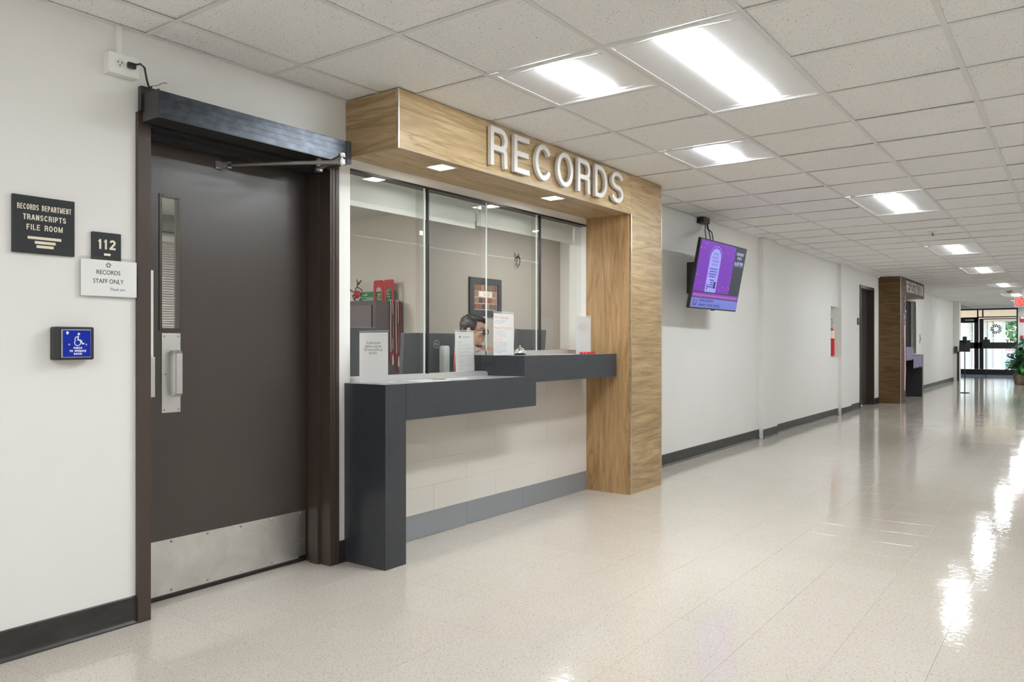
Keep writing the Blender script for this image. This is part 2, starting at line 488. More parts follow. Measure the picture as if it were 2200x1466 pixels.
for xa, xb, ya, yb in rest:
    g = .0005; b = .0008; k = len(vs)
    vs += [(xa+g, ya+g, -.0012), (xb-g, ya+g, -.0012), (xb-g, yb-g, -.0012), (xa+g, yb-g, -.0012),
           (xa+g+b, ya+g+b, 0), (xb-g-b, ya+g+b, 0), (xb-g-b, yb-g-b, 0), (xa+g+b, yb-g-b, 0)]
    fs += [(k+4, k+5, k+6, k+7)]+[(k+i, k+(i+1) % 4, k+4+(i+1) % 4, k+4+i) for i in range(4)]
me = bpy.data.meshes.new('floor_tile'); me.from_pydata(vs, [], fs)
link('floor_tile', me, M_floor, slab, kind='stuff')
# foyer and recess floor
struct(MB().box(-1.6, 0, 27.35, Y1, -.0012, 0).box(-.3, 0, 1.6, 2.75, -.0012, 0).box(-.3, 0, 14.5, 15.7, -.0012, 0), 'tile_field', M_floor, slab)

# ceiling: slab, panels, grid bars
G = .6096; CX0 = .2366; CY0 = 3.5203
LIGHTS = []      # (col, row, rows)
for r in (-20, -14, -8, -1, 6, 13, 19, 26, 33, 39, 45): LIGHTS.append((2, r, 2))
for r in (-1, 2): LIGHTS.append((1, r, 1))
LIGHTS.append((4, -6, 2))  # unseen fill troffer, added to brighten the corridor
occ = {(c, r+k) for c, r, n in LIGHTS for k in range(n)}
ceil_ = struct(MB().box(-.15, XR+.15, Y0-.15, Y1+.15, 2.52, 2.60), 'ceiling', M_slab)
pm = {}
def panel(xa, xb, ya, yb):
    w, h = round(xb-xa, 4), round(yb-ya, 4)
    if (w, h) not in pm:
        m2 = MB(); m2.box(-w/2, w/2, -h/2, h/2, 0, .014); me = bpy.data.meshes.new('ceiling_panel')
        bmesh.ops.recalc_face_normals(m2.bm, faces=m2.bm.faces); m2.bm.to_mesh(me); m2.bm.free(); me.materials.append(M_panel); pm[(w, h)] = me
    return pm[(w, h)]
cc = []
for i in range(-1, 6):
    for j in range(-21, 49):
        if (i, j) in occ: continue
        xa, xb = max(CX0+i*G, 0.0), min(CX0+(i+1)*G, XR); ya, yb = max(CY0+j*G, Y0), min(CY0+(j+1)*G, Y1)
        if xb-xa < .03 or yb-ya < .03: continue
        g = .006
        cx, cy = (xa+xb)/2-3.111, (ya+yb)/2
        xc = cx*c+cy*s; d = -cx*s+cy*c
        vis = d > .6 and abs(xc/d) < .85
        cc.append((d if vis else 1e6+d*d, xa+g, xb-g, ya+g, yb-g))
cc.sort(); rest = MB()
for k, (dd, xa, xb, ya, yb) in enumerate(cc):
    if k < 296 and dd < 1e5:
        o = bpy.data.objects.new('ceiling_panel', panel(xa, xb, ya, yb)); COL.objects.link(o); o.parent = ceil_
        o.location = Vector(((xa+xb)/2, (ya+yb)/2, H+.0042))-WLOC[ceil_.name]
        o.rotation_euler = (max(-.006, min(.006, random.gauss(0, .0028))), max(-.006, min(.006, random.gauss(0, .0028))), 0)
    else: rest.box(xa, xb, ya, yb, H+.002, H+.016)
rest.build('ceiling_panel', M_panel, ceil_, kind='stuff')
for i in range(0, 6):
    x = CX0+i*G
    MB().box(x-.012, x+.012, Y0, Y1, H, H+.0012).box(x-.0015, x+.0015, Y0, Y1, H+.0012, H+.04).build('main_bar', M_bar, ceil_)
for j in range(-20, 49):
    y = CY0+j*G; m2 = MB(); n = 0
    for i in range(-1, 6):
        if (i, j) in occ and (i, j-1) in occ and any(c_ == i and r_ < j < r_+n_ for c_, r_, n_ in LIGHTS): continue
        xa, xb = max(CX0+i*G, 0)+.0121, min(CX0+(i+1)*G, XR)-.0121
        m2.box(xa, xb, y-.012, y+.012, H-.0002, H+.0010); n += 1
    m2.build('cross_bar', M_bar, ceil_)
MB().box(0, .022, Y0, 2.77, H-.001, H+.001).box(0, .022, 5.79, 16.10, H-.001, H+.001).box(0, .022, 18.9, 27.0, H-.001, H+.001).build('wall_angle', M_bar, ceil_)

# troffers
def troffer(col, row, n, label):
    xa, xb, ya, yb = CX0+col*G, CX0+(col+1)*G, CY0+row*G, CY0+(row+n)*G
    xm, ym = (xa+xb)/2, (ya+yb)/2
    t = thing('ceiling_light', (xm, ym, H), label, 'light', 'recessed ceiling lights')
    e = .014
    m2 = MB()                                                  # rim
    for x0, x1, y0, y1 in ((xa+.012, xa+.03, ya+.012, yb-.012), (xb-.03, xb-.012, ya+.012, yb-.012), (xa+.03, xb-.03, ya+.012, ya+.03), (xa+.03, xb-.03, yb-.03, yb-.012)):
        m2.box(x0, x1, y0, y1, H-.0006, H+.0012)
    m2.build('rim', M_pan, t)
    F = Frame((0, 0, 0), (1, 0, 0), (0, 0, 1), (0, 1, 0))
    for sgn in (-1, 1):                                        # shallow reflector wings
        pr = [(xm+sgn*.276, H+.0010), (xm+sgn*.088, H+.010), (xm+sgn*.088, H+.015), (xm+sgn*.276, H+.006)]
        MB().prism(F, pr, ya+.075, yb-.075).build('reflector', M_pan, t)
    for y, sg in ((ya+.03, 1), (yb-.03, -1)):                  # end scoops either side of the strip
        Fx = Frame((xm, y, 0), (0, sg, 0), (0, 0, 1), (1, 0, 0))
        for s2 in (-1, 1):
            m2 = MB(); v = m2.bm.verts
            o_, i_ = xm+s2*.276, xm
            q = [v.new((o_, y, H+.0006)), v.new((i_, y, H+.0006)), v.new((i_, y+sg*.05, H+.026)), v.new((o_, y+sg*.05, H+.006))]
            p_ = [v.new(c_.co+Vector((0, 0, .004))) for c_ in q]
            m2.bm.faces.new(q); m2.bm.faces.new(p_[::-1])
            for k in range(4): m2.bm.faces.new([q[k], p_[k], p_[(k+1) % 4], q[(k+1) % 4]])
            m2.build('end_scoop', M_pan, t)
    MB().box(xa+.03, xb-.03, ya+.03, yb-.03, H+.05, H+.055).build('back_plate', M_pan, t)
    pr = [(xm+.088*math.cos(PI*k/10), H+.010-.0130*math.sin(PI*k/10)) for k in range(11)]
    pr = pr+[(xm-.088, H+.040), (xm+.088, H+.040)]
    MB().prism(F, pr, ya+.075, yb-.075).build('lens', M_lens, t, smooth=True)
    return t
names = {(2, -1): 'long bright ceiling troffer nearest the camera, left-leaning strip at top centre',
         (1, -1): 'short square ceiling light directly beside the nearest long troffer',
         (1, 2): 'short square ceiling light above the right half of the oak portal',
         (2, 6): 'long ceiling troffer above and right of the wall screen',
         (2, 13): 'long ceiling troffer beyond the sprinkler head, first past the screen light',
         (2, 19): 'long ceiling troffer above and right of the far sign, third in the far row',
         (2, 26): 'long ceiling troffer just past the far sign, fourth in the far row',
         (2, 33): 'long ceiling troffer just in front of the red exit sign',
         (2, 39): 'small distant troffer directly behind the red exit sign',
         (2, 45): 'farthest ceiling troffer in front of the glass entrance',
         (2, -8): 'long ceiling troffer behind the camera, closest one', (2, -14): 'long ceiling troffer behind the camera, middle one',
         (4, -6): 'added unseen fill troffer on the ceiling right of the camera',
         (2, -20): 'long ceiling troffer behind the camera, farthest one'}
for c_, r_, n_ in LIGHTS: troffer(c_, r_, n_, names[(c_, r_)])

# baseboards
F = Frame((0, 0, 0), (1, 0, 0), (0, 0, 1), (0, 1, 0))
def cove(m2, y0, y1, x=0.0):
    m2.prism(F, [(x, 0), (x+.017, 0), (x+.015, .006), (x+.008, .014), (x+.006, .022), (x+.006, .108), (x+.003, .112), (x, .112)], y0, y1)
m2 = MB()
for y0, y1, x in ((Y0, 1.652, 0), (2.722, 2.765, 0), (5.775, 9.27, 0), (9.264, 9.806, .055), (9.806, 13.045, 0), (13.045, 13.706, .055), (13.706, 14.545, 0), (15.68, 16.14, 0), (18.86, 27.0, 0)):
    cove(m2, y0, y1, x)
struct(m2, 'baseboard_left', M_base)
m2 = MB(); m2.box(XR-.008, XR, Y0, Y1, 0, .11); struct(m2, 'baseboard_right', M_base)

# wall tiles below the window
for z0, zz in ((.147, 0), (.2995, 1), (.452, 0), (.6045, 1), (.757, 0)):
    z1 = min(z0+.1525, .925)
    ys = [3.768-.605-.605+.605*k + (0 if zz else 0) for k in range(6)] if z0 in (.2995, .6045) else [3.768-.9075-.605+.605*k for k in range(7)]
    for a in ys:
        ya, yb = max(a, 2.805), min(a+.605, 5.235)
        if yb-ya < .02: continue
        MB().box(-.011, 0, ya+.0008, yb-.0008, z0+.0006, z1-.0006).build('wall_tile', M_wtile, wall_left)
for k in range(6):
    a = 3.768-.605*2+.605*k; ya, yb = max(a, 2.805), min(a+.605, 5.235)
    if yb-ya < .02: continue
    MB().box(-.011, .001, ya+.0015, yb-.0015, .004, .145).build('base_tile', M_gtile, wall_left)
MB().box(-.012, -.0015, 2.805, 5.235, 0, .92).build('grout', M_grout, wall_left)

# ------------------------------------------------------------------ door 1 (brown, with kick plate)
d1 = thing('door_1', (0, 2.18, 0), kind='structure')
def jamb(m2, y0, y1, side):
    """hollow-metal jamb, side=+1 when the opening lies at larger y"""
    m2.box(-.20, .018, y0, y1, 0, 2.085)
    a = y1 if side > 0 else y0
    m2.box(-.125, -.06, min(a, a+side*.016), max(a, a+side*.016), 0, 2.03)
m2 = MB(); jamb(m2, 1.652, 1.706, 1); m2.build('frame_jamb', M_frame, d1)
m2 = MB(); jamb(m2, 2.655, 2.712, -1); m2.box(.018, .021, 2.668, 2.674, 0, 2.085); m2.box(.018, .0215, 2.69, 2.712, 0, 2.085); m2.build('frame_jamb', M_frame, d1)
MB().box(-.20, .018, 1.706, 2.655, 2.03, 2.085).box(-.125, -.06, 1.706, 2.655, 2.014, 2.03).build('frame_head', M_black, d1)  # black puts the deep shade under the opener into the brown head's colour
DX = -.165
F = FX(DX)
wy0, wy1, wz0, wz1 = 1.852, 1.942, 1.205, 1.795
m2 = MB()
for y0, y1, z0, z1 in ((1.71, wy0, .02, 2.026), (wy1, 2.652, .02, 2.026), (wy0, wy1, .02, wz0), (wy0, wy1, wz1, 2.026)):
    m2.box(DX-.044, DX, y0, y1, z0, z1)
leaf = m2.build('door_leaf', M_door, d1)
MB().box(DX-.05, DX-.01, 1.706, 2.655, 0, .012).build('threshold', M_black, d1)
m2 = MB()
for y0, y1, z0, z1 in ((wy0-.008, wy0+.004, wz0-.008, wz1+.008), (wy1-.004, wy1+.008, wz0-.008, wz1+.008), (wy0, wy1, wz0-.008, wz0+.004), (wy0, wy1, wz1-.004, wz1+.008)):
    m2.box(DX-.006, DX+.004, y0, y1, z0, z1)
m2.build('glazing_bead', M_frame, leaf)
MB().box(DX-.026, DX-.020, wy0, wy1, wz0, wz1).build('vision_glass', M_glass, leaf)
MB().box(DX, DX+.0025, 1.856, 1.944, .832, 1.185, .0008).build('pull_plate', M_steel, leaf)
m2 = MB()
hy, hz0, hz1 = 1.912, .905, 1.108
m2.stroke(Frame((0, hy, 0), (1, 0, 0), (0, 0, 1), (0, 1, 0)), [(DX+.002, hz0), (DX+.034, hz0+.002), (DX+.044, hz0+.014), (DX+.044, hz1-.014), (DX+.034, hz1-.002), (DX+.002, hz1)], .009, -.014, .014)
m2.build('pull_handle', M_steel, leaf)
m2 = MB()
for y, z in ((1.867, 1.172), (1.933, 1.172), (1.867, .845), (1.933, .845)): m2.disc(F, y, z, .0042, .0025, .0036, 10)
m2.disc(F, 1.872, 1.003, .0045, .0025, .003, 12)
m2.build('plate_screws', M_greysteel, leaf)
MB().box(DX, DX+.0015, 1.712, 2.645, .026, .268).build('kick_plate', M_kick, leaf)
m2 = MB()
for k in range(5):
    y = 1.90+.178*k
    m2.disc(F, y, .256, .006, .0015, .004, 12, .003)
    if k < 4: m2.disc(F, y, .040, .006, .0015, .004, 12, .003)
for z in (.20, .12): m2.disc(F, 2.632, z, .005, .0015, .003, 12, .003)
m2.build('kick_plate_screws', M_greysteel, leaf)
MB().box(-.05, -.045, 1.706, 1.712, 1.08, 1.46).box(DX, DX+.004, 1.797, 1.816, 1.082, 1.46).build('lock_strip', M_plastic, leaf)
m2 = MB(); m2.box(DX, DX+.004, 1.797, 1.824, .905, 1.08, .001); m2.disc(F, 1.810, 1.0, .010, .004, .007, 14); m2.build('lock_plate', M_steel, leaf)
MB().box(DX-.002, DX+.003, 2.60, 2.652, .021, .034).build('door_sweep', M_black, leaf)

# door opener
op = thing('door_opener', (.08, 2.18, 2.03), 'black automatic door opener box with jointed arm above brown door', 'door opener')
OX = .155
MB().box(.0185, .042, 1.652, 2.712, 2.0855, 2.186).box(.0185, .042, 1.706, 2.655, 2.045, 2.0855).build('back_plate', M_black, op)
m2 = MB(); m2.box(.042, OX, 1.665, 2.668, 2.045, 2.150, .002)
for z in (2.072, 2.098, 2.124): m2.box(OX-.001, OX+.0014, 1.668, 2.650, z, z+.0016)
m2.build('housing', M_opener, op)
MB().box(.040, OX+.003, 1.660, 1.665, 2.040, 2.153).box(.04, OX+.003, 2.640, 2.672, 2.040, 2.153, .002).box(.042, OX+.002, 1.665, 2.64, 2.040, 2.046).build('end_cap', M_black, op)
MB().disc(FZ(0), .115, 2.50, .014, 1.985, 2.046, 16).disc(FZ(0), .115, 2.50, .019, 1.978, 1.990, 16).build('spindle', M_greysteel, op)
a, b = Vector((.115, 2.50, 1.993)), Vector((.335, 2.452, 2.012))
dirv = (b-a).normalized(); sd = Vector((-dirv.y, dirv.x, 0)); upv = dirv.cross(sd)
m2 = MB(); m2.fbox(Frame(a, dirv, sd, upv), -.02, (b-a).length+.012, -.013, .013, -.005, .005); m2.build('main_arm', M_greysteel, op)
MB().disc(FZ(0), b.x, b.y, .015, 2.018, 2.026, 16).disc(FZ(0), b.x, b.y, .0055, 1.97, 2.02, 12).disc(FZ(0), b.x, b.y, .015, 1.975, 1.997, 16).build('elbow_joint', M_steel, op)
MB().tube([(b.x, b.y, 1.985), (.10, 2.30, 1.984), (DX+.045, 2.175, 1.981)], [.010, .009, .007], 10).build('link_rod', M_greysteel, op)
MB().box(DX, DX+.006, 2.118, 2.178, 1.962, 1.998).box(DX+.006, DX+.048, 2.155, 2.175, 1.990, 1.995).box(DX+.006, DX+.048, 2.155, 2.175, 1.966, 1.971).disc(FX(DX+.006), 2.13, 1.98, .005, 0, .002, 10).build('shoe_bracket', M_greysteel, op)
MB().tube([(.045, 1.69, 2.165), (.04, 1.70, 2.196), (.035, 1.728, 2.208), (.03, 1.752, 2.226), (.02, 1.775, 2.232)], .0013, 6).build('loose_wire', M_brown, op)

# outlet, conduit, power cord
ol = thing('outlet_box', (.02, 1.58, 2.2), 'white surface-mounted outlet box high on wall above black opener', 'outlet')
MB().box(0, .047, 1.520, 1.642, 2.206, 2.288, .003).build('box', M_plastic, ol)
F = FX(.047)
for y in (1.563, 1.605):
    m2 = MB(); m2.disc(F, y, 2.249, .0175, 0, .0015, 20); soc = m2.build('socket', M_white, ol)
    m2 = MB()
    for dy, dz in ((-.007, .004), (.007, .004), (0, -.008)): m2.fbox(F, y+dy-.0016, y+dy+.0016, 2.249+dz-.004, 2.249+dz+.004, .0012, .0019)
    m2.build('slot', M_ink, soc)
MB().box(0, .018, 1.566, 1.586, 2.288, 2.408).build('conduit', M_plastic, ol)
pc = thing('power_cord', (.06, 1.62, 2.14), 'black power cord plugged into the white outlet box, running to the opener', 'power cord')
MB().box(.0492, .066, 1.588, 1.622, 2.237, 2.261, .005).build('plug', M_rubber, pc)
MB().tube([(.066, 1.612, 2.252), (.085, 1.626, 2.256), (.09, 1.640, 2.244), (.080, 1.655, 2.20), (.066, 1.672, 2.178), (.050, 1.690, 2.1885)], .0042, 8).build('cord', M_rubber, pc)

def letter(ch, y, w, h, z, F, st, dep, m2=None):
    """stroke letters in a narrow light grotesque"""
    k = .5*st; x0, x1, y0, y1 = k, w-k, k, h-k; xm = w/2
    def arc(cx, cy, rx, ry, a0, a1, n=14): return [(cx+rx*math.cos(math.radians(a0+(a1-a0)*i/n)), cy+ry*math.sin(math.radians(a0+(a1-a0)*i/n))) for i in range(n+1)]
    S = []
    def bowl(top, bot, rr=.5):
        r = (top-bot)/2; rx = min(r, (x1-x0)*.62)
        return [(x0, top), (x1-rx, top)]+arc(x1-rx, (top+bot)/2, rx, r, 86, -86, 12)+[(x1-rx, bot), (x0, bot)]
    if ch == 'R':
        yb = h*.47
        S += [([(x0, 0), (x0, h)], 0), (bowl(y1, yb), 0), ([(xm*1.02, yb)]+arc(x1-w*.22, yb-h*.14, w*.20, h*.14, 75, 0, 8)+[(x1-w*.02, h*.12), (x1+.01*w, 0)], 0)]
    elif ch == 'P': S += [([(x0, 0), (x0, h)], 0), (bowl(y1, h*.44), 0)]
    elif ch == 'B': S += [([(x0, 0), (x0, h)], 0), (bowl(y1, h*.53), 0), (bowl(h*.53, y0), 0)]
    elif ch == 'E': S += [([(x0, 0), (x0, h)], 0)]+[([(x0, yy), (w*ww, yy)], 0) for yy, ww in ((y0, 1), (h*.52, .94), (y1, 1))]
    elif ch == 'F': S += [([(x0, 0), (x0, h)], 0)]+[([(x0, yy), (w*ww, yy)], 0) for yy, ww in ((h*.50, .92), (y1, 1))]
    elif ch == 'L': S += [([(x0, h), (x0, y0), (w, y0)], 0)]
    elif ch == 'T': S += [([(xm, 0), (xm, h)], 0), ([(0, y1), (w, y1)], 0)]
    elif ch == 'I': S += [([(xm, 0), (xm, h)], 0)]
    elif ch == 'O': S += [(arc(xm, h/2, w/2-k, h/2-k, 0, 348, 29), 1)]
    elif ch == 'C': S += [(arc(xm, h/2, w/2-k, h/2-k, 33, 327, 26), 0)]
    elif ch == 'G': S += [(arc(xm, h/2, w/2-k, h/2-k, 35, 345, 26), 0), ([(w*.58, h*.46), (x1, h*.46), (x1, 0)], 0)]
    elif ch == 'D': S += [([(x0, 0), (x0, h)], 0), ([(x0, y1), (w*.40, y1)]+arc(w*.40, h/2, x1-w*.40, h/2-k, 86, -86, 20)+[(w*.40, y0), (x0, y0)], 0)]
    elif ch == 'S':
        ry = (h-st)/4
        S += [(arc(xm, y1-ry, w/2-k, ry, 15, 250, 18)+arc(xm, y0+ry, w/2-k, ry, 70, -165, 18), 0)]
    elif ch == 'N': S += [([(x0, 0), (x0, h)], 0), ([(x1, 0), (x1, h)], 0), ([(x0, h*.97), (x1, h*.03)], 0)]
    elif ch == 'M': S += [([(x0, 0), (x0, h)], 0), ([(x1, 0), (x1, h)], 0), ([(x0, h*.96), (xm, h*.08), (x1, h*.96)], 0)]
    elif ch == 'A': S += [([(x0*.6, 0), (xm-k*.3, h*.97)], 0), ([(w-x0*.6, 0), (xm+k*.3, h*.97)], 0), ([(w*.22, h*.30), (w*.78, h*.30)], 0)]
    elif ch == '1': S += [([(xm, 0), (xm, h)], 0), ([(xm, h*.86), (xm-w*.36, h*.72)], 0)]
    elif ch == '2': S += [(arc(xm, y1-(w/2-k)*.95, w/2-k, (w/2-k)*.95, 170, -35, 14)+[(x0+k*.4, y0+k*.6)], 0), ([(0, y0), (w, y0)], 0)]
    m2 = m2 or MB()
    for i_, (pts, cl) in enumerate(S): m2.stroke(F, [(y+a, z+b) for a, b in pts], st, 0, dep*(1-.03*i_), bool(cl))
    return m2
LWID = {'I': .34, '1': .62, 'M': 1.2, 'E': .86, 'F': .82, 'L': .8, 'O': 1.06, 'C': 1.03, 'G': 1.06, 'T': .92, 'A': 1.05}
def caps(txt, h, width, F, a, z, m, parent, st=.17, dep=.0008, gap=.30, name='lettering'):
    """a line of stroke capitals centred on a, one mesh"""
    ws = [(.75 if c_ == ' ' else LWID.get(c_, .95)) for c_ in txt]
    tot = sum(ws)+gap*(len(txt)-1); u = width/tot; x = a-width/2; m2 = MB()
    for c_, w_ in zip(txt, ws):
        if c_ != ' ': letter(c_, x, w_*u, h, z-h/2, F, st*h, dep, m2)
        x += (w_+gap)*u
    return m2.build(name, m, parent)

# ------------------------------------------------------------------ wall signs, left
F = FX(0)
s = thing('department_sign', (0, 1.30, 1.47), 'large square black sign listing three office functions left of the door', 'sign')
MB().box(0, .013, 1.193, 1.408, 1.471, 1.681, .002).build('plate', M_signblk, s)
F13 = FX(.0131)
for txt, z, wd in (('RECORDS DEPARTMENT', 1.640, .186), ('TRANSCRIPTS', 1.603, .148), ('FILE ROOM', 1.567, .124)):
    caps(txt, .0205, wd, F13, 1.3015, z, M_cream, s, .13 if wd > .18 else .155)
for y0, y1, z in ((1.243, 1.359, 1.528), (1.267, 1.339, 1.512), (1.273, 1.332, 1.497)):
    MB().box(.013, .0138, y0, y1, z-.005, z+.005).build('bar', M_cream, s)
s = thing('room_number_sign', (0, 1.53, 1.48), 'small black square sign reading 112 beside the brown door', 'sign')
MB().box(0, .013, 1.473, 1.586, 1.462, 1.577, .002).build('plate', M_signblk, s)
caps('112', .0385, .068, F13, 1.529, 1.530, M_cream, s, .20, gap=.25)
MB().box(.013, .0138, 1.518, 1.543, 1.486, 1.495).build('bar', M_cream, s)
s = thing('paper_notice', (.014, 1.54, 1.32), 'white laminated staff-only notice taped below the small number sign', 'notice')
NF = Frame((.0145, 1.538, 1.397), (.02, 1, 0), (0, 0, 1), (1, -.02, 0))
MB().fbox(NF, -.108, .108, -.071, .071, 0, .0010).build('sheet', mat('notice_card', (.80, .80, .79, 1), .5), s)
MB().fbox(NF, -.112, .116, -.075, .083, -.0006, -.0002).fbox(NF, -.062, .05, .071, .083, .0002, .0006).build('laminate', M_film, s)
for txt, v, sz, u, fw in (('RECORDS', .022, .0245, -.004, .092), ('STAFF ONLY', -.013, .0245, -.004, .118), ('Thank you', -.043, .0155, .032, .060)):
    text('lettering', txt, sz, NF, u, v, M_ink if sz > .02 else M_greyink, s, c=.0011, fit=fw, depth=.0004, bold=.0001)
m2 = MB()
for k in range(5):
    for r_, w_ in ((.0055, .0022), (.009, .0022)):
        a0 = 2*PI*k/5+PI/2
        m2.stroke(NF, [(-.004+r_*math.cos(a0+q), .052+r_*math.sin(a0+q)) for q in (-.45, 0, .45)], w_, .001, .0015)
m2.build('emblem', M_ink, s)
s = thing('door_push_button', (.02, 1.40, 1.08), 'blue accessible door push plate in a black wall box', 'push button')
MB().box(0, .047, 1.323, 1.465, 1.078, 1.203, .006).build('housing', M_rubber, s)
MB().box(.047, .051, 1.343, 1.450, 1.087, 1.193, .0015).build('bezel', M_steel, s)
pl = MB().box(.051, .0535, 1.3475, 1.448, 1.0895, 1.190, .001).build('push_plate', M_blue, s)
F = FX(.0536)
ic = lambda pts: [(1.401+a*.0195, 1.1490+b*.0195) for a, b in pts]
m2 = MB()
m2.disc(F, 1.4037, 1.1758, .0046, 0, .0006, 16)
m2.stroke(F, ic([(.05, 1.02), (-.02, .25), (.55, .12), (.85, -.55), (1.2, -.42)]), .0045, 0, .0006)
m2.stroke(F, ic([(.05, .98), (-.45, .72), (-.62, .25)]), .003, 0, .0006)
m2.stroke(F, [(1.3995+.0112*math.cos(q), 1.1432+.0112*math.sin(q)) for q in [2.2+k*(5.0)/16 for k in range(17)]], .0028, 0, .0006)
m2.build('wheelchair_symbol', M_whiteink, pl)
for txt, z, wd in (('PRESS', 1.1230, .031), ('TO OPERATE', 1.1118, .060), ('DOOR', 1.1008, .029)):
    caps(txt, .0078, wd, F, 1.4005, z, M_whiteink, pl, .26, .0005, .22)
m2 = MB()
m2.prism(F, [(1.3585, 1.184), (1.363, 1.1855), (1.3675, 1.184), (1.367, 1.177), (1.363, 1.173), (1.359, 1.177)], 0, .0005)
m2.build('shield_mark', M_whiteink, pl)
for y in (1.369, 1.431): MB().disc(F, y, 1.136, .0034, 0, .0012, 12).build('screw', M_steel, pl)

# ------------------------------------------------------------------ oak portal with lettering
PX = .385
po = thing('wood_portal', (.19, 4.27, 0), 'oak laminate portal framing the first service window, lettered RECORDS', 'portal')
MB().box(PX-.02, PX, 2.775, 5.252, 2.115, H-.001).build('header_front_panel', M_woodY, po)
MB().box(.001, PX-.02, 2.775, 2.795, 2.115, H-.001).build('header_side_panel', M_woodX, po)
MB().box(.001, PX-.02, 2.795, 5.235, 2.115, 2.135).build('soffit_panel', M_woodY, po)
MB().box(PX-.02, PX, 5.2535, 5.772, 0, H-.001).build('post_front_panel', M_woodP, po)
MB().box(.001, PX-.0201, 5.235, 5.255, 0, 2.115).build('post_inner_panel', M_woodZ, po)
MB().box(.001, PX-.0201, 5.752, 5.772, 0, H-.001).build('post_outer_panel', M_woodZ, po)
MB().box(PX-.001, PX+.002, 5.246, 5.2535, 0, 2.115).build('edge_trim', M_trim, po)
MB().box(PX-.001, PX+.002, 2.772, 2.779, 2.112, H-.001).build('edge_trim', M_trim, po)
MB().box(PX-.004, PX+.0012, 2.775, 5.2535, 2.1120, 2.1160).build('edge_trim', mat('muted_trim', (.34, .29, .25, 1), .55, .4), po)
MB().box(PX-.002, PX+.0005, 5.770, 5.7735, 0, H-.001).build('edge_trim', M_trim, po)
F = FX(PX+.012); yy = 3.478; 
for ch, w in zip('RECORDS', (.163, .158, .182, .190, .163, .168, .172)):
    l_ = letter(ch, yy, w, .222, 2.156, F, .030, .022).build('letter', M_letter, po)
    yy += w+.0655
    if ch in 'EO': yy -= .004
def downlight(y, lab):
    t = thing('downlight', (.26, y, 2.10), lab, 'downlight', 'square downlights in the oak soffit')
    m2 = MB(); x0, x1, y0, y1 = .195, .325, y-.065, y+.065
    for q in ((x0, x0+.012, y0, y1), (x1-.012, x1, y0, y1), (x0+.012, x1-.012, y0, y0+.012), (x0+.012, x1-.012, y1-.012, y1)): m2.box(*q, 2.1125, 2.1155)
    m2.build('trim_ring', M_pan, t)
    m2 = MB(); v = m2.bm.verts
    m2.box(x0+.012, x1-.012, y0+.012, y1-.012, 2.1135, 2.1145)
    m2.build('diffuser', M_down, t)
downlight(3.235, 'square downlight in the left half of the oak soffit')
downlight(4.36, 'square downlight in the right half of the oak soffit')

# counter
co = thing('service_counter', (.15, 4.0, 0), 'stepped charcoal laminate counter with one leg under the first window', 'counter')
CX = .303
MB().box(.0015, CX, 2.915, 4.10, .742, .932).box(-.10, .0015, 2.915, 3.97, .921, .932).build('lower_top', M_counter, co)
MB().box(.001, CX, 2.765, 2.913, 0, .932).build('counter_leg', M_counter, co)
m2 = MB(); m2.box(-.135, CX, 3.972, 5.168, .9325, 1.063); m2.box(0.0015, CX+.0002, 4.1005, 5.168, .893, .9325); m2.build('upper_top', M_counter, co)
MB().box(-.10, CX-.002, 2.913, 3.97, .932, .9328).box(.0, CX-.002, 2.767, 2.913, .932, .9328).build('lower_surface', mat('counter_glare', (.34, .34, .35, 1), .22, spec=.6), co)  # pale sheet: white glare on the dark laminate tops, put in as colour
MB().box(-.13, CX-.002, 3.974, 5.166, 1.063, 1.0638).build('upper_surface', MATS['counter_glare'], co)

# window
w1 = thing('window_1', (-.02, 4.0, .93), kind='structure')
m2 = MB(); m2.box(-.10, .012, 2.805, 3.971, .933, .952); m2.box(-.055, -.035, 2.805, 3.971, .952, .962); m2.box(-.015, .005, 2.805, 3.971, .952, .962); m2.build('sill_track', M_sill, w1)
m2 = MB(); m2.box(-.10, .012, 3.973, 5.23, 1.064, 1.083); m2.box(-.055, -.035, 3.973, 5.23, 1.083, 1.092); m2.box(-.015, .005, 3.973, 5.23, 1.083, 1.092); m2.build('sill_track', M_sill, w1)
MB().box(-.06, .008, 2.805, 5.23, 2.052, 2.064).build('head_channel', M_black, w1)
def pane(x, y0, y1, z0, z1=2.053): return MB().box(x-.003, x+.003, y0, y1, z0, z1).build('glass_pane', M_glass, w1)
pane(-.005, 2.806, 3.385, .955)
pane(-.045, 3.355, 3.972, .955)
pane(-.005, 3.975, 4.585, 1.086)
pane(-.045, 4.555, 5.228, 1.086)
MB().box(-.010, .000, 3.3815, 3.3865, .955, 2.053).build('pane_edge', M_gedge, w1)
MB().box(-.008, .000, 3.973, 3.978, .955, 2.053).build('pane_edge', M_gedge, w1)
MB().box(-.0085, -.0015, 4.551, 4.555, 1.086, 2.053).build('pane_edge', M_gedge, w1)
MB().box(-.014, .004, 3.408, 3.418, .955, 2.053).build('mullion', M_black, w1)
MB().box(-.014, .004, 4.590, 4.600, 1.086, 2.053).build('mullion', M_black, w1)
MB().box(-.009, -.0085+.006, 3.345, 3.372, 1.775, 1.80).build('window_clip', M_plastic, w1)
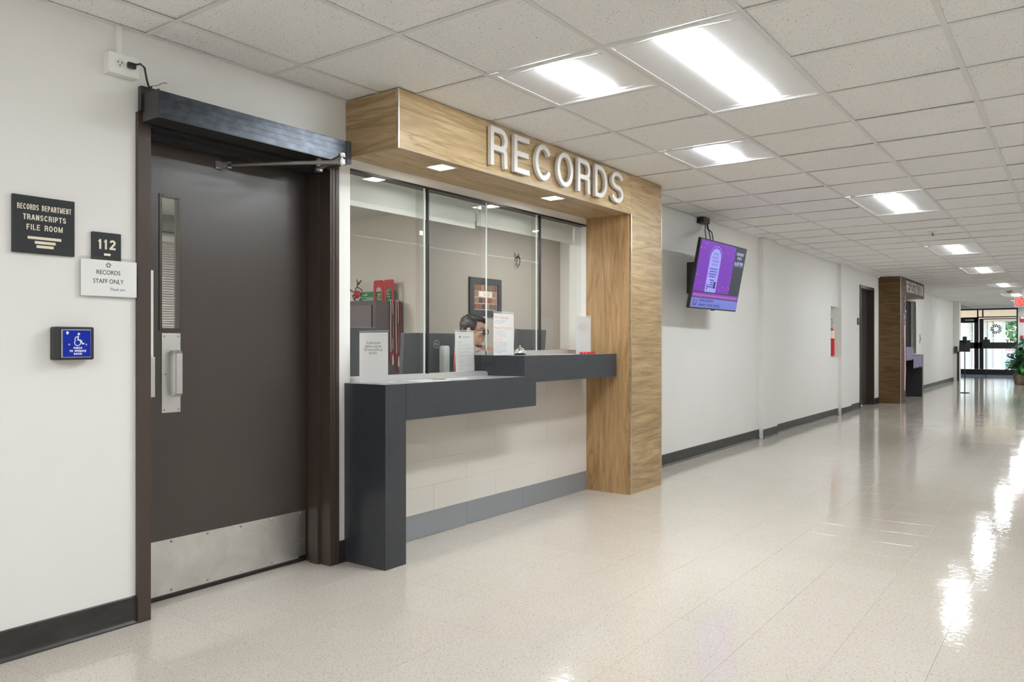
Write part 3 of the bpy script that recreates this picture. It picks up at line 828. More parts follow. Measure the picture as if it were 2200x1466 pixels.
# roller blinds
def blind(y0, y1, z, lab, side):
    t = thing('roller_blind', (-.11, (y0+y1)/2, z), lab, 'blind', 'roller blinds behind the first window')
    MB().box(-.111, -.110, y0, y1, z+.03, 2.13).build('fabric', M_blind, t)
    m2 = MB(); m2.box(-.117, -.104, y0, y1, z, z+.032, .003); m2.build('hem_bar', M_white, t)
    MB().lathe((0, 0, 0), [(.001, 0), (.02, 0), (.02, 1), (.001, 1)], 14).build('roller', M_blind, t) if False else None
    MB().box(-.109, -.106, side, side+.004, z+.02, 2.13).build('side_channel', M_greysteel, t)
blind(2.84, 3.985, 1.895, 'white roller blind raised behind the left half of the window', 3.988)
blind(4.02, 5.215, 1.92, 'white roller blind raised behind the right half of the window', 4.012)

# ------------------------------------------------------------------ things on the counter
def card_lines(F, rows, m, parent, h=.0028, c=.0008):
    """rows of small unreadable print: (left, right, height)"""
    m2 = MB(); rnd = random.Random(len(rows)*7+3)
    for a0, a1, b in rows:
        a = a0
        while a < a1-.002:
            w = min(rnd.uniform(.005, .013), a1-a)
            m2.fbox(F, a, a+w, b-h/2, b+h/2, c, c+.0003); a += w+.0028
    return tag(m2.build('small_print', m, parent), kind='stuff')
def easel(F, w, h, label, holder=True):
    t = thing('counter_sign', F.o, label, 'sign')
    MB().fbox(F, -w/2, w/2, 0, h, 0, .0006).build('paper_sheet', M_paper, t)
    m2 = MB(); m2.fbox(F, -w/2-.002, w/2+.002, 0, h+.008, -.003, -.0006); m2.fbox(F, -w/2-.002, w/2+.002, 0, .003, -.045, .02)
    m2.build('acrylic_holder', M_film, t)
    m2 = MB(); m2.fbox(F, -w/2-.002, w/2+.002, h+.006, h+.009, -.0035, .001); m2.build('holder_edge', M_acryl, t)
    return t
F = Frame((.142, 2.838, .9332), (.9997, -.02, 0), (0, 0, 1), (-.02, -.9997, 0))
t = easel(F, .216, .264, 'white upright sign about picking up diplomas on the low counter leg')
for k, (txt, b) in enumerate((('To pick up your', .211), ('diploma, scan the', .1925), ('QR code and fill out', .1745), ('the form.', .157))):
    text('lettering', txt, .0205, F, -.002, b, M_greyink, t, c=.0007, fit=(.112, .122, .140, .064)[k], depth=.0003)
F = Frame((-.078, 3.852, .9535), (-.09, .996, 0), (-.03, 0, 1), (.996, .09, .03))
t = easel(F, .212, .262, 'white framed letter sign standing behind the sliding glass on the low counter')
text('lettering', 'LAMAR UNIVERSITY', .0125, F, .02, .228, M_greyink, t, c=.0007, sx=.8, depth=.0003)
MB().disc(F, -.054, .228, .009, .0007, .001, 16).disc(F, -.054, .228, .005, .001, .0012, 12).build('seal', M_greyink, t)
rows = []
b = .197
for n_, wds in ((2, (.05, .04)), (2, (.135, .05)), (2, (.155, .035)), (2, (.125, .06)), (2, (.11, .05)), (2, (.035, .06)), (2, (.07, .05)), (2, (.135, .05)), (2, (.05, .04))):
    for w_ in wds: rows.append((-.078, -.078+w_, b)); b -= .0085
    b -= .0045
card_lines(F, rows, M_paleink, t, .0022)
m2 = MB()
for q in ((-.1, .1, .252, .2535), (-.1, .1, .006, .0075), (-.1, -.0985, .006, .2535), (.0985, .1, .006, .2535)): m2.fbox(F, *q, .0006, .0008)
m2.build('border', M_paleink, t)
F = Frame((.105, 4.02, 1.0642), (.02, .9998, 0), (0, 0, 1), (.9998, -.02, 0))
t = easel(F, .212, .270, 'white sign with three coral headings standing on the upper counter')
for txt, b, m_, a, fw in (('PDF Transcripts', .242, M_redink, -.098, .145), ('Physical Transcripts', .176, M_redink, -.098, .185), ('Diplomas', .107, M_orgink, -.098, .088)):
    text('lettering', txt, .0255, F, a, b, m_, t, c=.0007, fit=fw, depth=.0003, align='LEFT')
rows = [(-.096, -.096+w_, b) for w_, b in ((.12, .222), (.10, .213), (.085, .204), (.12, .156), (.085, .147), (.12, .138), (.12, .129), (.12, .120), (.08, .089), (.135, .080), (.145, .071), (.12, .062), (.13, .053), (.06, .044), (.125, .035), (.12, .026), (.08, .017))]
card_lines(F, rows, M_paleink, t, .0024)
F = Frame((.125, 4.985, 1.0642), (.02, .9998, 0), (0, 0, 1), (.9998, -.02, 0))
t = easel(F, .205, .275, 'white sign with faint rose print by the oak post on the upper counter')
for k, (txt, b) in enumerate((('To pick up your', .226), ('diploma, scan the', .208), ('QR code and fill out', .190), ('the form.', .172))):
    text('lettering', txt, .0205, F, -.002, b, M_roseink, t, c=.0007, fit=(.112, .122, .140, .064)[k], depth=.0003)
# bell
t = thing('service_bell', (.13, 4.165, 1.0638), 'chrome call bell on the upper counter beside the three-heading sign', 'bell')
MB().lathe((.13, 4.165, 1.0638), [(.036, 0), (.042, .002), (.042, .005), (.030, .009), (.028, .012)], 28).build('base', M_black, t, smooth=True)
MB().lathe((.13, 4.165, 1.0758), [(.041, 0), (.041, .004), (.039, .012), (.033, .023), (.022, .032), (.010, .037), (.006, .038)], 32).build('dome', M_chrome, t, smooth=True)
MB().lathe((.13, 4.165, 1.1138), [(.004, 0), (.004, .006), (.007, .007), (.0075, .010), (.004, .0135), (.001, .0142)], 16).build('striker', M_chrome, t, smooth=True)
t = thing('red_pen', (.21, 4.90, 1.0638), 'red marker pen lying on the upper counter beside the oak post', 'pen')
A = Vector((.185, 4.835, 1.0715)); B = Vector((.225, 4.985, 1.0715)); lp = lambda k: A.lerp(B, k)
MB().tube([lp(.36), lp(.97), lp(1)], [.0075, .0075, .004], 12).build('barrel', M_redpl, t, smooth=True)
MB().tube([lp(0), lp(.03), lp(.33)], [.005, .0078, .0078], 12).build('cap', M_redpl, t, smooth=True)
MB().tube([lp(.33), lp(.36)], .0070, 12).build('ring', M_white, t)
MB().tube([lp(.17), lp(.19)], .0080, 12).build('ring', M_white, t)
# flat papers on the low counter
t = MB().prism(Frame((0, 0, .9329), (1, 0, 0), (0, 1, 0), (0, 0, 1)), [(.06, 3.12), (.26, 3.08), (.275, 3.30), (.07, 3.33)], 0, .0008).build('paper_slip', M_paper, None)
tag(t, 'loose white paper slip lying flat on the low counter', 'paper')
t = thing('key_ring', (.17, 3.36, .9329), 'thin brass ring and pale strap lying on the low counter', 'key ring')
MB().stroke(FZ(.9331), [(.14+.03*math.cos(2*PI*k/20), 3.345+.03*math.sin(2*PI*k/20)) for k in range(20)], .005, 0, .004, True).build('ring', mat('brass', (.55, .40, .18, 1), .3, 1), t)
MB().prism(FZ(.9331), [(.155, 3.38), (.185, 3.37), (.215, 3.52), (.19, 3.53)], 0, .002).build('strap', M_cream, t)

# ------------------------------------------------------------------ wall screen
Rz = Matrix.Rotation(math.radians(-1.2), 3, 'Z') @ Matrix.Rotation(math.radians(10.85), 3, 'Y')
tu, tv_, tn = Rz @ Vector((0, 1, 0)), Rz @ Vector((0, 0, 1)), Rz @ Vector((1, 0, 0))
TW, TH = 1.116, .642
F = Frame(Vector((.328, 7.172, 1.777)), tu, tv_, tn)
tvt = thing('wall_screen', F.o, 'black flat screen on wall arm showing a purple slide, tilted down', 'screen')
MB().fbox(F, -TW/2, TW/2, -TH/2, TH/2, -.03, 0, .003).fbox(F, -.36, .36, -.24, .18, -.055, -.03).fbox(F, -.03, .03, -TH/2-.008, -TH/2, -.02, -.002).build('case', M_monib, tvt)
MB().box(.001, .02, 7.55, 7.85, 1.60, 1.98).box(.02, .20, 7.60, 7.66, 1.74, 1.80).box(.06, .20, 7.02, 7.05, 1.62, 1.92).box(.12, .20, 7.05, 7.60, 1.75, 1.79).build('wall_bracket', M_black, tvt)
def emis(name, col, k):
    m = mat(name, col, .35, emit=k); m.node_tree.nodes['Principled BSDF'].inputs['Base Color'].default_value = (.01, .01, .012, 1)
    return m
E_pur = emis('screen_purple', L(112, 24, 176), .95); E_dark = emis('screen_dark', L(40, 44, 62), .75); E_lav = emis('screen_lavender', L(160, 160, 250), .9)
E_blue = emis('screen_periwinkle', L(112, 124, 210), .9); E_navy = emis('screen_navy', L(40, 50, 150), .8); E_mag = emis('screen_magenta', L(130, 50, 165), .9)
E_star = emis('screen_star', L(225, 130, 255), .95); E_white = emis('screen_white', L(190, 200, 250), .95); E_ind = emis('screen_indigo', L(45, 40, 110), .8); E_mau = emis('screen_mauve', L(110, 40, 110), .8)
E_gry = emis('screen_grey_print', L(110, 115, 180), .8)
scn = MB().fbox(F, -TW/2+.012, TW/2-.012, -TH/2+.014, TH/2-.012, .0003, .0010).build('screen', E_dark, tvt)
x0, x1, y0, y1 = -TW/2+.012, TW/2-.012, -TH/2+.014, TH/2-.012
px1 = x0+.755*(x1-x0); yb = y0+.225*(y1-y0)
MB().fbox(F, x0, px1, yb+.012, y1, .0010, .0014).build('slide_panel', E_pur, scn)
MB().fbox(F, x0, x1, y0+.155*(y1-y0), yb, .0010, .0014).build('ticker_band', E_mag, scn)
MB().fbox(F, x0, x1, y0, y0+.145*(y1-y0), .0010, .0014).build('footer_band', E_blue, scn)
ac = x0+.40*(px1-x0)+.045; aw = .125
arch = lambda w_, top: [(ac-w_, yb+.012)]+[(ac-w_*math.cos(PI*k/16), top-.10+.10*math.sin(PI*k/16)) for k in range(17)]+[(ac+w_, yb+.012)]
MB().stroke(F, arch(aw+.018, y1-.035)[1:-1], .005, .0015, .0018).build('arch_outline', E_lav, scn)
MB().prism(F, arch(aw, y1-.055), .0015, .0019).build('arch_panel', E_lav, scn)
m2 = MB(); rnd = random.Random(5)
for k in range(34):
    a = rnd.uniform(x0+.02, px1-.02); b = rnd.choice([rnd.uniform(y1-.10, y1-.02), rnd.uniform(yb+.03, yb+.09)])
    if k < 10: a = rnd.choice([x0+.02, px1-.02])+rnd.uniform(-.01, .01); b = rnd.uniform(yb+.05, y1-.05)
    if abs(a-ac) < aw+.03: continue
    r_ = rnd.uniform(.004, .008); m2.prism(F, [(a-r_, b), (a, b-r_), (a+r_, b), (a, b+r_)], .0015, .0019)
tag(m2.build('sparkles', E_star, scn), kind='stuff')
rows = [(ac-.055, ac+.05, y1-.105), (ac-.075, ac+.07, y1-.14), (ac-.075, ac+.075, y1-.172), (ac-.06, ac+.055, y1-.205)]
m2 = MB(); rnd = random.Random(2)
for a0, a1, b in rows:
    a = a0
    while a < a1: w_ = rnd.uniform(.008, .016); m2.fbox(F, a, a+w_, b-.010, b+.010, .002, .0023); a += w_+.012
tag(m2.build('slide_heading', E_gry, scn), kind='stuff')
m2 = MB()
for a0, a1, b in ((-.095, .09, .245), (-.085, .085, .27), (-.095, .08, .295), (-.08, .07, .318), (-.05, .05, .352), (-.025, .025, .374), (-.04, .04, .395), (-.09, .09, .416)):
    a = ac+a0
    while a < ac+a1: w_ = rnd.uniform(.012, .03); m2.fbox(F, a, min(a+w_, ac+a1), y1-b-.006, y1-b+.006, .002, .0023); a += w_+.006
tag(m2.build('slide_print', E_navy, scn), kind='stuff')
m2 = MB(); 
m2.fbox(F, ac+.05, ac+.10, yb+.05, yb+.115, .002, .0023); m2.stroke(F, [(ac-.10, yb+.05), (ac-.085, yb+.035), (ac-.075, yb+.06), (ac-.09, yb+.085), (ac-.10, yb+.065)], .01, .002, .0023); tag(m2.build('slide_marks', E_ind, scn), kind='stuff')
text('clock_lettering', 'WEDNESDAY', .042, F, px1+.128, y1-.060, E_white, scn, c=.0012, fit=.19)
text('clock_lettering', 'MAR 4', .042, F, px1+.128, y1-.100, E_white, scn, c=.0012, fit=.115)
text('clock_lettering', '4:49 PM', .072, F, px1+.128, y1-.160, E_white, scn, c=.0012, fit=.215)
fy = y0+.0725*(y1-y0)
text('footer_lettering', 'LAMAR UNIVERSITY', .037, F, x0+.17, fy+.021, E_ind, scn, c=.0015, fit=.33, align='LEFT')
text('footer_lettering', 'WIMBERLY STUDENT SERVICES', .037, F, x0+.17, fy-.021, E_ind, scn, c=.0015, fit=.50, align='LEFT')
text('footer_logo', 'LU', .085, F, x0+.085, fy, E_mau, scn, c=.0015, fit=.085, bold=.002)
m2 = MB(); a = x0+.02
while a < x1-.03: w_ = rnd.uniform(.02, .05); m2.fbox(F, a, a+w_, yb-.030, yb-.016, .0015, .0018); a += w_+.012
m2.build('ticker_print', emis('screen_ticker', L(190, 110, 220), .8), scn)
t = thing('cable_box', (.04, 7.45, 2.36), 'small black junction box on the ceiling edge above the wall screen', 'junction box')
MB().box(.002, .075, 7.40, 7.56, 2.352, 2.408, .004).build('box', M_rubber, t)
for k, (ya_, u_) in enumerate(((7.50, -.405), (7.545, -.315), (7.56, -.255))):
    top = F.p(u_, TH/2, -.02); st_ = Vector((.05, ya_, 2.356)); bow = Vector((0, .03*k-.02, 0))
    MB().tube([st_, st_.lerp(top, .12)-Vector((0, 0, .03)), st_.lerp(top, .5)+bow, st_.lerp(top, .85)+bow*.5, top], .0055, 6).build('cable', M_rubber, t)

# ------------------------------------------------------------------ office behind the window
struct(MB().box(-4.35, -.15, .5, 8.05, -.12, -.001), 'floor_office', M_carpet)
struct(MB().box(-4.35, -.15, .5, 8.05, 2.41, 2.5), 'ceiling_office', M_white)
struct(MB().box(-4.35, -1.95, 5.5, 8.05, 0, 2.41), 'wall_office_rear', M_officeshade) 
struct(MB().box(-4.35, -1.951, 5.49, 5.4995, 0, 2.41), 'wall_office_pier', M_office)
struct(MB().box(-1.949, -.15, 7.9, 8.05, 0, 2.41), 'wall_office_side', M_wall)
struct(MB().box(-4.35, -4.2, .5, 5.49, 0, 2.41), 'wall_office_far', M_office)
struct(MB().box(-4.35, -.15, .35, .5, 0, 2.41), 'wall_office_near', M_office)
# office troffers
def office_light(x, y, lab, e):
    t = thing('office_light', (x, y, 2.40), lab, 'light')
    MB().box(x-.3, x+.3, y-.6, y+.6, 2.398, 2.4095).build('housing', M_pan, t)
    MB().box(x-.27, x+.27, y-.57, y+.57, 2.392, 2.398).build('diffuser', mat('office_lens_%d' % int(e), (1, .98, .95, 1), .4, emit=e), t)
office_light(-3.1, 1.9, 'flat ceiling light deep in the office behind the brown door', 60.0)
office_light(-.95, 6.7, 'flat ceiling light in the far right part of the office', 16.0)
office_light(-1.2, 3.3, 'flat ceiling light just inside the service window', 17.0)
# window blind seen through the door glass
t = thing('venetian_blind', (-4.17, 4.2, .95), 'pale horizontal slat blind seen through the narrow door glass', 'blind')
MB().box(-4.19, -4.13, 3.2, 5.2, 2.14, 2.20).build('head_rail', M_white, t)
m2 = MB()
for k in range(48):
    z = .97+k*.0245
    m2.prism(Frame((0, 0, 0), (1, 0, 0), (0, 0, 1), (0, 1, 0)), [(-4.185, z+.020), (-4.165, z), (-4.163, z+.001), (-4.183, z+.021)], 3.22, 5.18)
tag(m2.build('slats', M_white, t), kind='stuff')
struct(MB().box(-4.2, -4.12, 3.1, 5.3, 2.24, 2.36), 'trim_5', mat('grey_soffit', (.30, .31, .31, 1), .6))

# plum cabinet with things on it
cb = thing('storage_cabinet', (-2.6, 5.3, 0), 'dark plum metal cabinet standing against the office wall', 'cabinet')
cx0, cx1, cy0, cy1, cz = -3.05, -2.2, 5.10, 5.46, 1.545
MB().box(cx0, cx1, cy0, cy1, 0, cz).build('body', M_cab, cb)
for z0, z1 in ((1.07, 1.50), (.60, 1.05), (.12, .58)):
    dr = MB().box(cx0+.03, cx1-.04, cy0-.016, cy0, z0, z1, .004).build('drawer', mat('cabinet_front', (.115, .095, .108, 1), .35), cb)
    MB().box(cx0+.03, cx1-.04, cy0-.022, cy0-.016, z0, z0+.012).build('lip', M_cab, dr)
def box_thing(name, x0, x1, y0, y1, z0, z1, m, label, cat, band=None):
    t = thing(name, ((x0+x1)/2, (y0+y1)/2, z0), label, cat)
    MB().box(x0, x1, y0, y1, z0, z1, .003).build('carton', m, t)
    if band:
        m2 = MB(); rnd = random.Random(int(z0*100))
        for k in range(9):
            a = rnd.uniform(x0+.02, x1-.06); z = rnd.uniform(z0+.015, z1-.015); w_ = rnd.uniform(.03, .09)
            m2.box(a, min(a+w_, x1-.01), y0-.0015, y0, z-.004, z+.005)
        m2.box(x0, x1, y0-.001, y0, z1-.007, z1-.002)
        m2.build('print', band, t)
    return t
box_thing('green_carton', -2.715, -2.29, 5.386, 5.458, 1.5455, 1.602, M_green, 'lower green carton lying on the plum cabinet', 'box', M_palegreen)
box_thing('green_carton', -2.71, -2.295, 5.387, 5.457, 1.6025, 1.658, M_green, 'upper green carton on top of the other green carton', 'box', M_palegreen)
def bookend(x0, x1, y, z, lab):
    t = thing('bookend', ((x0+x1)/2, y, z), lab, 'bookend')
    w_ = x1-x0; xm = (x0+x1)/2; r_ = w_*.27; h_ = .215
    FF = FY(y, 0, z)
    # plate with an arched opening: outline built as two legs and a top
    pts = [(x0, 0), (x0, h_-.015), (x0+.015, h_), (x1-.015, h_), (x1, h_-.015), (x1, 0), (xm+r_, 0)]
    pts += [(xm+r_*math.cos(PI*k/12), .105+r_*1.15*math.sin(PI*k/12)) for k in range(13)]
    pts += [(xm-r_, 0)]
    MB().prism(FF, pts, 0, .0025).build('plate', M_red, t)
    MB().box(x0, x1, y-.045, y-.0026, z, z+.0015).build('foot', M_red, t)
bookend(-2.513, -2.375, 5.38, 1.5455, 'left red bookend with arched cutout on the plum cabinet')
bookend(-2.372, -2.234, 5.38, 1.5455, 'right red bookend with arched cutout on the plum cabinet')
t = thing('twig_wreath', (-2.780, 5.440, 1.5455), 'small wire and twig wreath with red ribbon leaning on green cartons', 'wreath')
MB().tube([(-2.765+.06*math.cos(q), 5.40+.01*math.sin(3*q), 1.632+.072*math.sin(q)) for q in [2*PI*k/24 for k in range(25)]], .005, 6).build('hoop', M_brown, t)
for p in (((-2.787, 5.410, 1.71), (-2.765, 5.400, 1.75), (-2.772, 5.390, 1.79)), ((-2.758, 5.400, 1.73), (-2.720, 5.390, 1.76), (-2.697, 5.390, 1.775)), ((-2.833, 5.410, 1.66), (-2.862, 5.390, 1.68), (-2.893, 5.390, 1.715)), ((-2.825, 5.410, 1.58), (-2.795, 5.390, 1.60), (-2.750, 5.390, 1.60)), ((-2.833, 5.390, 1.62), (-2.795, 5.390, 1.625), (-2.750, 5.370, 1.63))):
    MB().tube(p, [.006, .008, .003], 6).build('twig', M_brown, t)
MB().ellipsoid((-2.750, 5.380, 1.635), (.05, .02, .035), n=10).build('ribbon', M_red, t, smooth=True)
M_cordw = mat('pale_rose_cord', (.74, .62, .60, 1), .7); M_cordr = mat('crimson_cord', (.36, .03, .045, 1), .7)
def cord(y, m, zt, zb, lab, off=0):
    t = thing('honor_cord', (-2.19, y, zb), lab, 'cord')
    for k, dy in enumerate((-.012, .012)):
        pts = [(-2.22, y+dy, 1.5545), (-2.193, y+dy, 1.556), (-2.188, y+dy*1.1, 1.50)]+[(-2.188, y+dy*(1+.4*math.sin(3*q))+off*q*.02, 1.50-q*(1.50-zb-.02*k)) for q in (.3, .6, .9, 1)]
        MB().tube(pts, .0036, 6).build('strand', m, t)
        MB().lathe((-2.188, pts[-1][1], zb-.02*k-.105), [(.007, 0), (.008, .02), (.006, .09), (.003, .105)], 10).build('tassel', m if k else M_cordr, t, smooth=True)
cord(5.305, M_cordw, 1.55, 1.06, 'pale rose honor cord pair hanging nearest the cabinet corner')
cord(5.335, M_cordr, 1.55, 1.12, 'crimson honor cord hanging between two pale cords on cabinet side')
cord(5.375, M_cordw, 1.55, 1.04, 'pale rose honor cord hanging nearest the office wall', .4)
cord(5.41, M_cordr, 1.55, .99, 'crimson honor cord at the rear edge of the cabinet side')

# picture and plaque on the rear office wall
t = thing('framed_photo_collage', (-1.93, 6.43, 1.43), 'slate framed photo collage hanging on the rear office wall', 'picture')
F = FX(-1.9495); a0, a1, b0, b1 = 6.165, 6.70, 1.425, 1.825
m2 = MB(); e = .065
for q in ((a0, a1, b1-e, b1), (a0, a1, b0, b0+e), (a0, a0+e, b0+e, b1-e), (a1-e, a1, b0+e, b1-e)): m2.fbox(F, *q, 0, .022)
m2.build('frame', mat('slate_frame', (.028, .034, .042, 1), .5), t)
MB().fbox(F, a0+e, a1-e, b0+e, b1-e, 0, .008).build('mount', mat('mount_pale', (.45, .40, .36, 1), .7), t)
rnd = random.Random(3); MP = [mat('photo_%s' % n_, c_, .6) for n_, c_ in (('sepia', (.13, .075, .05, 1)), ('russet', (.20, .07, .045, 1)), ('dusk', (.07, .05, .045, 1)), ('tan', (.26, .16, .11, 1)))]
iw = a1-a0-2*e-.012; ih = b1-b0-2*e-.012; ax = a0+e+.006; by = b0+e+.006
for r_, (h_, n_) in enumerate(((.24, 6), (.24, 5), (.26, 5), (.26, 9))):
    yb_ = by+ih*[0, .25, .5, .745][r_]
    for k in range(n_):
        if r_ == 2 and 1 <= k <= 3: continue
        w_ = iw/n_
        MB().fbox(F, ax+w_*k+.003, ax+w_*(k+1)-.003, yb_+.003, yb_+ih*h_-.003, .008, .0095).build('photo', rnd.choice(MP), t)
MB().fbox(F, ax+iw*.23, ax+iw*.78, by+ih*.52, by+ih*.72, .008, .010).build('title_card', M_cream, t)
card_lines(FX(-1.9395), [(ax+iw*.36, ax+iw*.74, by+ih*.66), (ax+iw*.42, ax+iw*.68, by+ih*.58)], M_greyink, t, .008, .0)
t = thing('wall_plaque', (-1.94, 7.02, 1.96), 'small clear plaque with dark brush marks high on the rear office wall', 'plaque')
F = FX(-1.9495)
MB().fbox(F, 6.955, 7.085, 1.965, 2.150, 0, .006).build('plate', mat('plaque_grey', (.36, .33, .28, 1), .4), t)
m2 = MB()
for pts in (((6.965, 2.14), (6.975, 2.09), (6.97, 2.06)), ((7.0, 2.12), (7.02, 2.08), (6.99, 2.04), (6.985, 1.99)), ((7.03, 2.145), (7.045, 2.10), (7.06, 2.06), (7.05, 2.01)), ((7.01, 2.03), (7.03, 2.0), (7.01, 1.98)), ((6.985, 2.09), (7.03, 2.11), (7.07, 2.08)), ((6.975, 2.07), (7.0, 2.09))):
    m2.stroke(F, pts, .014, .006, .008)
m2.build('brush_marks', mat('plaque_ink', (.03, .026, .02, 1), .6), t)

# desk, monitors and desk items
dk = thing('office_desk', (-.5, 4.2, 0), 'long pale desk running behind the service window', 'desk')
MB().box(-.755, -.16, 2.82, 5.9, .715, .745).build('desk_top', M_desk, dk)
for y in (2.86, 4.05, 5.84): MB().box(-.74, -.18, y, y+.03, 0, .715).build('leg_panel', M_desk, dk)
def monitor(cx, cy, ang, w, h, z, lab, logo=True, tilt=4):
    """screen faces -x before turning by ang"""
    R_ = Matrix.Rotation(math.radians(ang), 3, 'Z') @ Matrix.Rotation(math.radians(tilt), 3, 'Y')
    FF = Frame((cx, cy, z), R_ @ Vector((0, 1, 0)), R_ @ Vector((0, 0, 1)), R_ @ Vector((1, 0, 0)))
    t = thing('computer_monitor', (cx, cy, .745), lab, 'monitor')
    MB().fbox(FF, -w/2, w/2, -h/2, h/2, -.012, .022, .004).build('case', M_moni, t)
    MB().fbox(FF, -w/2+.01, w/2-.01, -h/2+.01, h/2-.01, -.0135, -.012).build('screen', M_monib, t)
    if logo:
        MB().stroke(FF, [(.026*math.cos(2*PI*k/24)+w*.12, h*.28+.026*math.sin(2*PI*k/24)) for k in range(24)], .004, .022, .0228, True).build('logo_ring', M_steel, t)
        text('logo_lettering', 'DELL', .020, FF, w*.12, h*.28, M_steel, t, c=.022, sx=.8, bold=.0004)
    zc = z-h/2
    MB().box(cx-.012, cx+.028, cy-.04, cy+.04, .757, z).build('stand', M_moni, t)
    MB().box(cx-.11, cx+.11, cy-.12, cy+.12, .745, .757, .003).build('stand_base', M_moni, t)
    return t
monitor(-.40, 3.845, 0, .50, .33, 1.045, 'dark monitor seen from behind, in the middle of the window')
monitor(-.42, 3.10, 0, .56, .33, 1.075, 'dark monitor half hidden behind the diploma sign', logo=False)
monitor(-.46, 5.12, 8, .50, .30, 1.105, 'dark monitor seen from behind, right of the seated man', logo=False)
t = thing('desk_speaker', (-.32, 3.915, .745), 'pale grey upright slim speaker beside the middle monitor', 'speaker')
MB().box(-.335, -.285, 3.885, 3.945, .745, 1.125, .012).build('cabinet', mat('pale_grey_plastic', (.50, .54, .52, 1), .4), t, smooth=True)
MB().box(-.342, -.336, 3.892, 3.938, .80, 1.10).build('grille', M_moni, t)
t = thing('cardboard_box', (-.55, 5.78, .745), 'small open tan cardboard box at the right end of the desk', 'box')
MB().box(-.68, -.46, 5.62, 5.86, .745, 1.09).build('carton', M_cardb, t)
MB().prism(FX(-.46), [(5.62, 1.09), (5.74, 1.13), (5.74, 1.128), (5.62, 1.087)], 0, .003).prism(FX(-.46), [(5.76, 1.13), (5.86, 1.09), (5.86, 1.087), (5.76, 1.127)], 0, .003).build('flap', M_cardb, t)
t = thing('paper_stack', (-.31, 4.35, .745), 'white paper stack on the desk beside the seated man', 'paper')
for k in range(3): MB().box(-.40+.004*k, -.22, 4.30-.004*k, 4.40, .745+.02*k, .764+.02*k).build('ream', M_paper, t)

# ------------------------------------------------------------------ the seated man behind the window
def remesh(mb_, name, m, parent, vox=.006, smooth_it=4, subj=None):
    me = bpy.data.meshes.new(name); bmesh.ops.recalc_face_normals(mb_.bm, faces=mb_.bm.faces); mb_.bm.to_mesh(me); mb_.bm.free()
    o = bpy.data.objects.new('tmp', me); COL.objects.link(o)
    r = o.modifiers.new('r', 'REMESH'); r.mode = 'VOXEL'; r.voxel_size = vox
    sm = o.modifiers.new('s', 'SMOOTH'); sm.factor = .5; sm.iterations = smooth_it
    dg = bpy.context.evaluated_depsgraph_get()
    out = bpy.data.meshes.new_from_object(o.evaluated_get(dg)); bpy.data.objects.remove(o)
    for p in out.polygons: p.use_smooth = True
    out.name = name
    return link(name, out, m, parent)
def limb(mb_, pts, rs, n=12):
    pts = [Vector(p) for p in pts]
    fine = []; fr = []
    for i in range(len(pts)-1):
        for k in range(4): fine.append(pts[i].lerp(pts[i+1], k/4)); fr.append(rs[i]+(rs[i+1]-rs[i])*k/4)
    fine.append(pts[-1]); fr.append(rs[-1])
    mb_.tube(fine, fr, n)
    for p, r in ((pts[0], rs[0]), (pts[-1], rs[-1])): mb_.ellipsoid(p, (r, r, r), n=12)
    for p, r in zip(pts[1:-1], rs[1:-1]): mb_.ellipsoid(p, (r, r, r), n=12)
pm_ = thing('person', (-.93, 4.88, 0), 'seated man in glasses and a salmon shirt, chin on fist, behind the window', 'person')
HC_ = Vector((-.715, 4.720, 1.238))                     # middle of the head
Rh = Matrix.Rotation(math.radians(19), 3, 'Z') @ Matrix.Rotation(math.radians(7), 3, 'Y')
hp = lambda a, b, c_: HC_ + Rh @ Vector((a, b, c_))     # a forward, b to his left, c up
M_skin = mat('skin', (.50, .30, .205, 1), .5); M_hair = mat('black_hair', (.012, .011, .013, 1), .45)
M_shirt = mat('salmon_shirt', (.55, .20, .175, 1), .75); M_trou = mat('navy_trousers', (.03, .035, .06, 1), .8)
bd = MB()
sh = Vector((-.85, 4.79, 1.045)); bf = Vector((.8, -.6, 0)); bl = Vector((.6, .8, 0))
TB = lambda a, b, z: Vector((sh.x, sh.y, 0))+bf*a+bl*b+Vector((0, 0, z))
# head
bd.ellipsoid(hp(-.005, 0, .030), (.096, .074, .086), Rh, 24)
bd.ellipsoid(hp(.028, 0, -.045), (.062, .058, .070), Rh, 20)
bd.ellipsoid(hp(.062, 0, -.092), (.026, .028, .020), Rh, 12)          # chin
bd.ellipsoid(hp(.074, 0, .022), (.020, .054, .014), Rh, 12)           # brow
limb(bd, [hp(.088, 0, .012), hp(.106, 0, -.016), hp(.112, 0, -.030)], [.008, .010, .0125])
for sgn in (-1, 1):
    bd.ellipsoid(hp(.100, sgn*.010, -.033), (.009, .008, .007), Rh, 10)
    bd.ellipsoid(hp(.062, sgn*.040, -.020), (.024, .020, .020), Rh, 12)   # cheek
    bd.ellipsoid(hp(-.012, sgn*.078, -.004), (.018, .008, .030), Rh, 12)  # ear
    bd.ellipsoid(hp(-.006, sgn*.079, -.026), (.010, .007, .012), Rh, 10)
bd.ellipsoid(hp(.090, 0, -.056), (.010, .022, .005), Rh, 10)          # lips
bd.ellipsoid(hp(.087, 0, -.065), (.010, .019, .006), Rh, 10)
# neck and trunk
limb(bd, [hp(-.030, 0, -.03), hp(-.045, 0, -.11), sh+Vector((0, 0, .02))], [.056, .056, .075])
limb(bd, [TB(-.01, 0, 1.01), TB(-.07, 0, .74), TB(-.12, 0, .54)], [.105, .125, .145])
Rb = Matrix.Rotation(math.atan2(bf.y, bf.x), 3, 'Z')
for sgn in (-1, 1): bd.ellipsoid(TB(-.01, sgn*.085, 1.015), (.080, .095, .070), Rb, 14)
